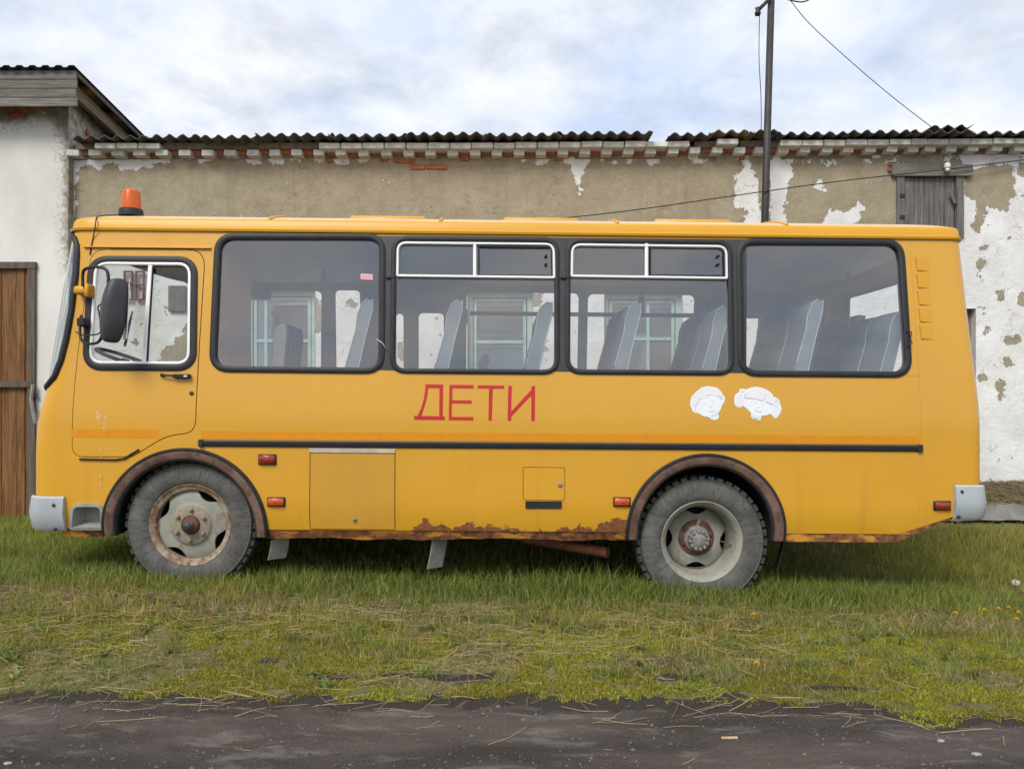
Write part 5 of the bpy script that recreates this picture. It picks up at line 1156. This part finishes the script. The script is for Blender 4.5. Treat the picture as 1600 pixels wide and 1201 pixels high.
# sloping roof with metal edge, rafter and purlins under the overhang
sl = -.125
def trap(x, per=.145): t = (x / per) % 1; return .022 if t < .45 else (.022 * (1 - (t - .45) / .1) if t < .55 else (0 if t < .9 else .022 * (t - .9) / .1))
xs2 = np.arange(-9, RX + .02, .0145); V = []; K = len(xs2)
for (y, t) in ((FY - .05, 0), (FY + 5.8, 0), (FY + 5.8, .004), (FY - .05, .004)):
    for x in xs2: V.append((x, y, f0.z + .004 + sl * (y - FY) + trap(x) + t))
F = [(r_ * K + i, r_ * K + i + 1, ((r_ + 1) % 4) * K + i + 1, ((r_ + 1) % 4) * K + i) for r_ in range(4) for i in range(K - 1)]
li(mesh_obj('metal_roof', V, F, M['bluemetal'], lb))
def beam(nm, x0, x1, y0, y1, dz, hgt_, mat):
    V = []
    for y in (y0, y1):
        zt_ = f0.z - .012 + sl * (y - FY) - dz
        V += [(x0, y, zt_ - hgt_), (x1, y, zt_ - hgt_), (x1, y, zt_), (x0, y, zt_)]
    return li(mesh_obj(nm, V, [(0, 1, 2, 3), (7, 6, 5, 4), (0, 4, 5, 1), (1, 5, 6, 2), (2, 6, 7, 3), (3, 7, 4, 0)], mat, lb))
beam('rafter', LX + .10, LX + .155, FY + .04, FY + 5.6, .05, .14, M['rafter'])

for y in np.arange(FY + .32, FY + 5.6, .62): beam('purlin', -6.2, RX - .015, y, y + .10, .0, .045, M['purlin'])
beam('barge_board', RX - .012, RX + .006, FY + .03, FY + 5.7, -.005, .05, M['gateframe'])
# gate
gx0, gz0, gx1, gz1 = gate_r; gt = MB().box((gx1 - .085, YL - .035, gz0), (gx1, YL + .08, gz1 - .075)); gt.box((gx0, YL - .04, gz1 - .075), (gx1 + .01, YL + .08, gz1 + .0)); gt.box((gx0, YL - .03, gz0), (gx0 + .08, YL + .08, gz1 - .075))
gate = li(gt.build('gate', M['gateframe'], lb))
xb_ = gx1 - .09; i = 0
while xb_ > gx0 + .1:
    wd = (.045, .10, .085, .09, .105, .08)[i % 6]; MB().box((xb_ - wd, YL + .0 + random.uniform(0, .014), gz0 + .03), (xb_ - .004, YL + .04, gz1 - .08), jit=.0015).build('board', M['gate'], gate); xb_ -= wd; i += 1
zr = WP(0, 600, YL).z; MB().box((gx0 + .09, YL - .045, zr - .035), (gx1 - .03, YL - .012, zr + .035), jit=.003).build('cross_rail', M['gateframe'], gate)
MB().box((gx1 - .055, YL - .055, zr - .16), (gx1 + .035, YL - .036, zr - .11), bev=.004).build('hasp', M['pole'], gate)
a = WP(52, 600, YL - .06); MB().tube([(a.x, YL - .06, a.z), (a.x - .02, YL - .07, a.z - .18), (a.x + .03, YL - .07, a.z - .45)], .02, 6).build('tie_strap', M['flap'], gate)

# ------------------------------------------------------------------ pole and wires
PY = 3.12; p0 = WP(1195, 345, PY); p1 = WP(1205, 0, PY); dv = (p1 - p0) / (p1.z - p0.z)
pole = empty('utility_pole', (p0 - dv * p0.z + Vector((0, 0, .05)))); tag(pole, 'dark leaning steel pole rising behind the bus and above the roof', 'pole')
PI_ = Matrix.Translation(-pole.location)
def po(o): o.parent = pole; o.matrix_parent_inverse = PI_; return o
top = p0 + dv * (6.35 - p0.z); po(MB().tube([pole.location, p0, top], [.042, .041, .038], 14).build('shaft', M['pole'], None, True))
a, c_ = WP(1184, 17, PY - .05), WP(1203, -2, PY - .05); dd = (c_ - a)
po(MB().tube([a, a + dd * 1.0], .02, 8).build('brace', M['pole'], None, True)); po(MB().tube([top + Vector((-.45, -.05, -.2)), top + Vector((.55, -.05, -.2))], .03, 8).build('cross_arm', M['pole'], None, True))
po(MB().lathe([(0, -.05), (.03, -.05), (.035, -.02), (.02, 0), (.03, .03), (0, .045)], 12, 'z', 0, tuple(a + Vector((0, 0, .0)))).build('insulator', M['pole'], None, True))
def wire(nm, pts, r, lab, n=12):
    o = MB().tube(smooth3(pts, n), r, 5).build(nm, M['wire'], None, True); tag(o, lab, 'wire'); return o
wire('cable', [WP(880, 341, 2.9), WP(1000, 327, 3.0), WP(1195, 299, 3.07), WP(1330, 281, 3.25), WP(1480, 265, 3.40)], .006, 'black cable crossing the plaster from bus roof level to the loft hatch')
wire('cable', [WP(1480, 265, 3.40), WP(1540, 257, 3.41), WP(1600, 250, 3.42), WP(1800, 225, 3.42)], .006, 'black cable running from the loft hatch to the right edge')
wire('wire', [WP(1230, -6, PY), WP(1262, 34, PY + .05), WP(1320, 88, PY + .1), WP(1390, 148, PY + .2), WP(1457, 200, PY + .3)], .0045, 'thin wire slanting through the sky down to the shed roof')
wire('wire', [WP(1187, 16, PY - .05), WP(1186, 90, PY), WP(1189, 150, PY + .1), WP(1189.5, 205, PY + .2)], .0045, 'thin wire hanging straight down beside the pole')
wire('wire_loop', [WP(1205, -8, PY), WP(1232, 0, PY), WP(1250, 3.5, PY), WP(1262, 1, PY), WP(1270, -6, PY)], .008, 'short curl of thick wire at the top edge right of the pole', 6)
a = WP(1480, 262, YW - .09); ins_ = autosmooth(MB().lathe([(0, .055), (.028, .052), (.036, .03), (.036, 0), (.024, -.01), (.03, -.03), (.02, -.045), (0, -.045)], 16, 'z', 0, tuple(a)).build('insulator', M['porcelain']), 40); tag(ins_, 'white porcelain insulator fixed on the loft hatch lintel', 'insulator')
MB().tube([a + Vector((0, 0, -.04)), a + Vector((.0, 0, -.085)), a + Vector((-.03, .03, -.10)), a + Vector((-.045, .06, -.07))], .008, 6).build('hook', M['pole'], ins_, True)

# ------------------------------------------------------------------ grass, straw, moss
def blades(name, x, y, h, wd, lean, az, col, mat, label, cat, base_off=0.0, gz_=None):
    n = len(x); z = (ground_z(x, y) if gz_ is None else gz_) - .006 + base_off
    dx, dy = np.cos(az), np.sin(az); fa = RNG.uniform(0, 2 * np.pi, n); wx, wy = np.cos(fa) * wd / 2, np.sin(fa) * wd / 2
    P = np.empty((n, 5, 3)); hm = h * .55
    P[:, 0] = np.stack([x - wx, y - wy, z], -1); P[:, 1] = np.stack([x + wx, y + wy, z], -1)
    mx_, my_ = x + dx * lean * h * .35, y + dy * lean * h * .35; mz = z + hm * (1 - .25 * lean ** 2)
    P[:, 2] = np.stack([mx_ + wx * .8, my_ + wy * .8, mz], -1); P[:, 3] = np.stack([mx_ - wx * .8, my_ - wy * .8, mz], -1)
    P[:, 4] = np.stack([x + dx * lean * h, y + dy * lean * h, z + h * np.maximum(.08, 1 - .55 * lean ** 1.5)], -1)
    b0 = (np.arange(n) * 5)[:, None]; loops = np.concatenate([b0 + [0, 1, 2, 3], b0 + [3, 2, 4]], 1).ravel().astype(np.int32)
    starts = np.stack([np.arange(n) * 7, np.arange(n) * 7 + 4], 1).ravel().astype(np.int32)
    me = bpy.data.meshes.new(name); me.vertices.add(n * 5); me.vertices.foreach_set('co', P.ravel()); me.loops.add(n * 7); me.loops.foreach_set('vertex_index', loops)
    me.polygons.add(n * 2); me.polygons.foreach_set('loop_start', starts); me.update(calc_edges=True)
    at = me.attributes.new('col', 'FLOAT_COLOR', 'POINT'); cc = np.ones((n, 5, 4)); cc[:, :, :3] = col[:, None, :] * 1.0; at.data.foreach_set('color', cc.ravel().astype(np.float32))
    me.materials.append(mat); o = bpy.data.objects.new(name, me); C.objects.link(o); tag(o, label, cat, kind='stuff'); return o
def scatter(n, x0, x1, y0, y1):
    # even over the picture rather than over the ground : more where it is near
    x = RNG.uniform(x0, x1, n); y = RNG.uniform(y0, y1, n); return x, y
def in_view(x, y, m=.35): return np.abs(x) < (y - CAMY) * 800 / FPX + m
# tall and mid grass
n = 600000; x, y = scatter(n, -6.9, 6.9, -2.35, 3.3); k = in_view(x, y, 1.9); x, y = x[k], y[k]
under = sstep(-.02, .15, y) * sstep(2.5, 2.3, y) * (np.abs(x) < 3.3)
dens = np.clip(.35 + 1.1 * (fbm(x, y, 1.1, 71) - .35), .12, 1) * np.where(y < -.4, 1.25, .8)
dens *= 1 - .75 * under * sstep(.35, .9, y); ed = y - road_edge(x); dens *= sstep(-.03, .10, ed + .14 * (fbm(x, y, 5, 77) - .5)) * (1 - .93 * bare(x, y))
dens *= 1 - .95 * ((x > 4.0) & (y > 2.35)); moss_m = fbm(x, y, 1.6, 101) + .22 * sstep(.4, 2.2, x); dens *= 1 - .88 * sstep(.47, .56, moss_m) * sstep(-.7, -1.0, y + .25 * (fbm(x, y, 2.5, 103) - .5))
k = RNG.random(len(x)) < dens; x, y = x[k], y[k]; ed = y - road_edge(x)
strip = np.exp(-((y + .02) / .30) ** 2); rear = np.exp(-((x - 1.3) / 1.1) ** 2)
h = .03 + .035 * sstep(.1, .9, ed) + .036 * strip * (.8 + .6 * rear) + .035 * sstep(.2, 1.0, y) ; h *= RNG.uniform(.55, 1.5, len(x)) * (.65 + .8 * fbm(x, y, 2.3, 73))
h *= np.where((y < -1.0), .75, 1)
cl = fbm(x, y, .8, 81); c2 = fbm(x, y, 3, 85); g = np.array([.225, .275, .055]); yg = np.array([.42, .375, .085]); dg = np.array([.045, .085, .022]); drc = np.array([.46, .365, .19]); brn = np.array([.28, .205, .11])
t = np.clip((cl - .3) * 2.2 + RNG.normal(0, .22, len(x)), 0, 1)[:, None]; col = g * (1 - t) + yg * t
fr = np.clip(strip * 1.0 + .3 * sstep(.2, .6, y), 0, 1)[:, None]; col = col * (1 - .55 * fr) + np.array([.25, .31, .065]) * .55 * fr
dryp = np.clip((c2 - .44) * 3.2, 0, .85) * sstep(-.1, -.6, y) * sstep(-2.1, -1.6, y) + .10 * (y < .1) + .05
isd = RNG.random(len(x)) < dryp; col[isd] = (drc + (brn - drc) * RNG.random((isd.sum(), 1)))
col *= RNG.uniform(.55, 1.35, (len(x), 1)) * (.62 + .75 * fbm(x, y, 6, 87))[:, None]; lean = np.clip(RNG.gamma(2.2, .22, len(x)), .03, 1.25); lean[isd] = np.clip(lean[isd] + .5, 0, 1.6)
blades('grass', x, y, h, RNG.uniform(.0035, .007, len(x)), lean, RNG.uniform(0, 2 * np.pi, len(x)), col, M['grass'], 'short patchy green grass between the road and the sheds', 'grass')
# long dark blades at the bus and its wheels
n = 10000; x = RNG.uniform(-3.4, 3.3, n); y = RNG.normal(.12, .22, n); k = (RNG.random(n) < .25 + fbm(x, y, 1.3, 91) ** 2 * 1.6) & (y > -.35); x, y = x[k], y[k]
h = RNG.uniform(.09, .22, len(x)) * (.7 + .5 * np.exp(-((x - .9) / 1.2) ** 2)); h *= np.where(np.abs(x + 2.3) < .45, .62, 1) * np.where(np.abs(x - 1.35) < .45, .75, 1)
col = np.array([.19, .25, .05]) * RNG.uniform(.6, 1.4, (len(x), 1)) + np.array([.05, .03, .005]) * RNG.random((len(x), 1))
blades('tall_grass', x, y, h, RNG.uniform(.005, .009, len(x)), np.clip(RNG.gamma(3, .22, len(x)), .1, 1.3), RNG.uniform(0, 2 * np.pi, len(x)), col, M['grass'], 'longer dark green grass growing along and under the bus', 'grass')
# moss : tiny dense tufts towards the road, with islands on the right
n = 400000; x, y = scatter(n, -4.2, 4.4, -2.6, -.75); k = in_view(x, y, 1.3); x, y = x[k], y[k]; ed = y - road_edge(x)
m1_ = fbm(x, y, 1.6, 101) + .22 * sstep(.4, 2.2, x); m2_ = fbm(x, y, 9, 105); isl = (x > 1.3) & (ed < .02) & (ed > -.17) & (fbm(x * .6, y, 5.5, 107) > .50)
k = ((m1_ > .47) & (ed > .0 + .10 * (m2_ - .3)) & (m2_ > .34) & (RNG.random(len(x)) > bare(x, y))) | isl; x, y = x[k], y[k]
col = np.array([.40, .40, .045]) * RNG.uniform(.6, 1.25, (len(x), 1)); t = np.clip((fbm(x, y, 2.2, 109) - .42) * 3, 0, 1)[:, None]; col = col * (1 - .5 * t) + np.array([.19, .125, .03]) * .5 * t
blades('moss', x, y, RNG.uniform(.008, .028, len(x)), RNG.uniform(.005, .010, len(x)), RNG.uniform(.2, .9, len(x)), RNG.uniform(0, 2 * np.pi, len(x)), col, M['grass'], 'bright yellow green moss carpet at the road edge', 'moss')
# dry straw lying about
def stalks(name, x, y, ln_, az, r, lift, col, label, zf):
    n = len(x); P = np.empty((n, 9, 3)); t = np.array([-.5, 0, .5]); bend = RNG.normal(0, .10, n)
    for i, tt in enumerate(t):
        px_ = x + np.cos(az) * ln_ * tt - np.sin(az) * bend * ln_ * (tt * tt * 4 - 1) * .5; py_ = y + np.sin(az) * ln_ * tt + np.cos(az) * bend * ln_ * (tt * tt * 4 - 1) * .5
        pz = zf(px_, py_) + r + lift * (1 + (tt * RNG.uniform(-1, 1, n)))
        nx_, ny_ = -np.sin(az), np.cos(az)
        P[:, i * 3 + 0] = np.stack([px_ + nx_ * r, py_ + ny_ * r, pz - r * .4], -1); P[:, i * 3 + 1] = np.stack([px_, py_, pz + r * .9], -1); P[:, i * 3 + 2] = np.stack([px_ - nx_ * r, py_ - ny_ * r, pz - r * .4], -1)
    q = np.array([[0, 3, 4, 1], [1, 4, 5, 2], [3, 6, 7, 4], [4, 7, 8, 5]]); F = ((np.arange(n) * 9)[:, None, None] + q[None]).reshape(-1, 4)
    me = bpy.data.meshes.new(name); me.vertices.add(n * 9); me.vertices.foreach_set('co', P.ravel()); me.loops.add(F.size); me.loops.foreach_set('vertex_index', F.ravel().astype(np.int32)); me.polygons.add(len(F)); me.polygons.foreach_set('loop_start', (np.arange(len(F)) * 4).astype(np.int32)); me.update(calc_edges=True)
    at = me.attributes.new('col', 'FLOAT_COLOR', 'POINT'); cc = np.ones((n, 9, 4)); cc[:, :, :3] = col[:, None, :]; at.data.foreach_set('color', cc.ravel().astype(np.float32)); me.materials.append(M['straw'])
    o = bpy.data.objects.new(name, me); C.objects.link(o); tag(o, label, 'straw', kind='stuff'); return o
n = 16000; x, y = scatter(n, -4.4, 4.4, -2.15, -.15); d_ = np.clip((fbm(x, y, 1.4, 111) - .40) * 2.4, .02, .9) * sstep(-.05, -.45, y) * np.where(x > 1.6, .45, 1) * np.where(ed.shape == x.shape, 1, 1)
for (hx, hy, hr) in ((-1.05, -.75, .45), (-1.6, -.9, .5), (.75, -.75, .35), (-.3, -.55, .3), (-2.5, -.55, .4), (1.3, -1.2, .35)): d_ = np.maximum(d_, .8 * np.exp(-(((x - hx) / hr) ** 2 + ((y - hy) / (hr * .6)) ** 2)))
k = (RNG.random(n) < d_ * .62) & in_view(x, y, 1.2); x, y = x[k], y[k]; nn_ = len(x)
base = np.array([.46, .37, .20]); b2 = np.array([.28, .19, .11]); tt = RNG.random((nn_, 1)); col = (base * tt + b2 * (1 - tt)) * RNG.uniform(.7, 1.2, (nn_, 1))
stalks('straw', x, y, RNG.uniform(.04, .20, nn_), RNG.normal(.2, .9, nn_), RNG.uniform(.0007, .0014, nn_), RNG.uniform(.010, .035, nn_), col, 'dry mown straw lying in patches on the grass', ground_z)
n = 120; x = RNG.uniform(-3, 3, n); y = road_edge(x) + RNG.normal(-.04, .10, n) ; k = y < road_edge(x) + .12; x, y = x[k], y[k]; nn_ = len(x)
x = np.concatenate([x, RNG.uniform(-2.2, 2.0, 9), np.array([-1.72, -1.66, -1.60, -1.5, -1.8])]); y = np.concatenate([y, RNG.uniform(-2.65, -2.2, 9), np.array([-2.34, -2.36, -2.31, -2.28, -2.38])]); nn_ = len(x)
col = np.array([.40, .32, .19]) * RNG.uniform(.55, 1.1, (nn_, 1))
stalks('road_straw', x, y, RNG.uniform(.03, .24, nn_), RNG.normal(.1, .6, nn_), RNG.uniform(.0007, .0015, nn_), np.full(nn_, .004), col, 'loose straw stalks strewn on the dark road edge', lambda a, b_: np.maximum(road_z(a, b_), ground_z(a, b_)))
# withered heap at the foot of the wall on the right
n = 9000; x = RNG.uniform(4.6, 7.0, n); y = np.minimum(3.44, 3.44 - np.abs(RNG.normal(0, .22, n))); hh = .17 * np.exp(-((3.44 - y) / .3) ** 2)
col = np.array([.20, .16, .085]) * RNG.uniform(.4, 1.3, (n, 1)); gzz = ground_z(x, y) + RNG.random(n) * hh
stalks('hay_heap', x, y, RNG.uniform(.05, .22, n), RNG.uniform(-1.6, 1.6, n), RNG.uniform(.0015, .0035, n), RNG.uniform(0, .06, n), col, 'withered hay heaped along the foot of the white wall', lambda a, b_: ground_z(a, b_) + .17 * np.exp(-((3.44 - np.minimum(b_, 3.44)) / .3) ** 2) * (.5 + .5 * fbm(a, b_, 3, 5)))
# broad-leaved weeds in rosettes
n = 150; cx0 = RNG.uniform(-3.4, 3.8, n); cy0 = RNG.uniform(-1.9, .1, n); kk = in_view(cx0, cy0, .1) & (fbm(cx0, cy0, 1.2, 131) > .46); cx0, cy0 = cx0[kk], cy0[kk]; m_ = 11
x = np.repeat(cx0, m_) + RNG.normal(0, .012, len(cx0) * m_); y = np.repeat(cy0, m_) + RNG.normal(0, .012, len(cx0) * m_); nn_ = len(x)
col = np.array([.20, .255, .065]) * np.repeat(RNG.uniform(.7, 1.3, (len(cx0), 1)), m_, 0) * RNG.uniform(.8, 1.2, (nn_, 1))
blades('weeds', x, y, RNG.uniform(.04, .10, nn_), RNG.uniform(.012, .024, nn_), RNG.uniform(.7, 1.3, nn_), RNG.uniform(0, 6.28, nn_), col, M['grass'], 'low broad-leaved weeds dotted through the grass', 'weeds')
# tufts standing out of the lawn
n = 330; cx0 = RNG.uniform(-4.2, 4.2, n); cy0 = RNG.uniform(-1.8, .3, n); kk = in_view(cx0, cy0, .2); cx0, cy0 = cx0[kk], cy0[kk]; m_ = 34
x = np.repeat(cx0, m_) + RNG.normal(0, .03, len(cx0) * m_); y = np.repeat(cy0, m_) + RNG.normal(0, .03, len(cx0) * m_); nn_ = len(x); tn = np.repeat(RNG.random((len(cx0), 1)), m_, 0)
col = (np.array([.19, .26, .055]) * (1 - tn) + np.array([.32, .31, .14]) * tn) * RNG.uniform(.65, 1.3, (nn_, 1))
blades('grass_tufts', x, y, RNG.uniform(.05, .11, nn_), RNG.uniform(.003, .006, nn_), RNG.uniform(.2, 1.1, nn_), RNG.uniform(0, 6.28, nn_), col, M['grass'], 'scattered taller grass tufts in the lawn before the bus', 'grass')
# grit and clods on the road
n = 9000; x = RNG.uniform(-3.2, 3.2, n); y = np.minimum(RNG.uniform(-2.9, -1.9, n), road_edge(x) + .05 + RNG.normal(0, .05, n)); k = in_view(x, y, .1); x, y = x[k], y[k]; nn_ = len(x); r_ = np.clip(RNG.gamma(1.6, .0016, nn_), .001, .011)
oc = np.array([(1, 0, 0), (-1, 0, 0), (0, 1, 0), (0, -1, 0), (0, 0, 1), (0, 0, -.6)]); P = np.stack([x, y, road_z(x, y) + r_ * .15], -1)[:, None, :] + oc[None] * r_[:, None, None] * RNG.uniform(.6, 1.3, (nn_, 6, 3))
tf = np.array([(0, 2, 4), (2, 1, 4), (1, 3, 4), (3, 0, 4), (2, 0, 5), (1, 2, 5), (3, 1, 5), (0, 3, 5)]); F = ((np.arange(nn_) * 6)[:, None, None] + tf[None]).reshape(-1, 3)
gr_ = mesh_obj('road_grit', P.reshape(-1, 3).tolist(), F.tolist(), M['grit']); tag(gr_, 'small dark grit and clods lying on the road', 'grit', kind='stuff')
# dandelions, one by one
def dandelion(px, py, lab, seed_=False):
    d = FPX * 1.32 / (py - HY)
    for _ in range(6):
        X = (px - CX) * d / FPX; gz_ = float(ground_z(X, d + CAMY)) + .075; d = FPX * (CAMZ - gz_) / (py - HY)
    X, Y = (px - CX) * d / FPX, d + CAMY; g0 = float(ground_z(X, Y)); o = empty('dandelion', (X, Y, g0)); tag(o, lab, 'flower', 'dandelions in the grass')
    MB().tube([(0.01, 0, -.01), (.004, 0, .04), (0, 0, .072)], .0022, 5).build('stem', M['stem'], o, True)
    mb = MB()
    if seed_:
        for k in range(140):
            v = Vector(RNG.normal(0, 1, 3)).normalized(); s_ = v.orthogonal().normalized() * .0012; q0 = Vector((0, 0, .078)); mb.add([q0 + s_, q0 - s_, q0 + v * .026 - s_ * 3, q0 + v * .026 + s_ * 3], [(0, 1, 2, 3)])
        mb.build('seed_head', M['fluff'], o)
    else:
        for k in range(44):
            a = k * 2.4; e = .15 + 1.2 * (k / 44); v = Vector((math.cos(a) * math.cos(e), math.sin(a) * math.cos(e), math.sin(e))); s_ = Vector((-math.sin(a), math.cos(a), 0)) * .0022; q0 = Vector((0, 0, .072)); mb.add([q0 + s_ * .4, q0 - s_ * .4, q0 + v * .017 - s_, q0 + v * .017 + s_], [(0, 1, 2, 3)])
        mb.build('flower_head', M['petal'], o)
for px, py, lab in ((1178, 960, 'yellow dandelion in the grass just below the rear wheel'), (1182, 1036, 'yellow dandelion in the moss nearest the road below the rear wheel'), (1493, 958, 'leftmost of the yellow dandelions at the lower right of the rear bumper'),
    (1538, 953, 'largest yellow dandelion, second of the row right of the rear bumper'), (1560, 951, 'yellow dandelion, third from left in the row near the right edge'), (1576, 949, 'yellow dandelion, fourth from left in the row near the right edge'), (1592, 957, 'upper yellow dandelion of the pair at the right edge'), (1589, 967, 'lower yellow dandelion of the pair at the right edge')): dandelion(px, py, lab)
dandelion(1587, 910, 'white dandelion seed head in the grass at the right edge', True)
def on_road(px, py):
    d = 2.9
    for _ in range(8): X = (px - CX) * d / FPX; d = FPX * (CAMZ - float(road_z(X, d + CAMY))) / (py - HY)
    return X, d + CAMY, float(road_z(X, d + CAMY))
X, Y, Zr = on_road(1140, 1154); o = MB().box((-.033, -.006, 0), (.033, .006, .008), bev=.002).build('wood_chip', M['chip']); o.location = (X, Y, Zr + .001); o.rotation_euler = (0, 0, .05); tag(o, 'short pale wood chip lying on the dark road', 'wood chip')
for px, py, s_, lab in ((1470, 1158, .012, 'narrow pale pebble on the road at lower right'), (1525, 1179, .015, 'larger white pebble on the road near the right corner'), (12, 1193, .013, 'pale pebble on the road in the left corner')):
    X, Y, Zr = on_road(px, py); bm = bmesh.new(); bmesh.ops.create_icosphere(bm, subdivisions=2, radius=1)
    for v in bm.verts: v.co = Vector((v.co.x * s_ * 1.2, v.co.y * s_ * .7, v.co.z * s_ * .5)) * (1 + .25 * random.uniform(-1, 1))
    me = bpy.data.meshes.new('pebble'); bm.to_mesh(me); bm.free(); me.materials.append(M['stone']); o = bpy.data.objects.new('pebble', me); C.objects.link(o); o.location = (X, Y, Zr + s_ * .2); tag(o, lab, 'pebble', 'pebbles on the road')
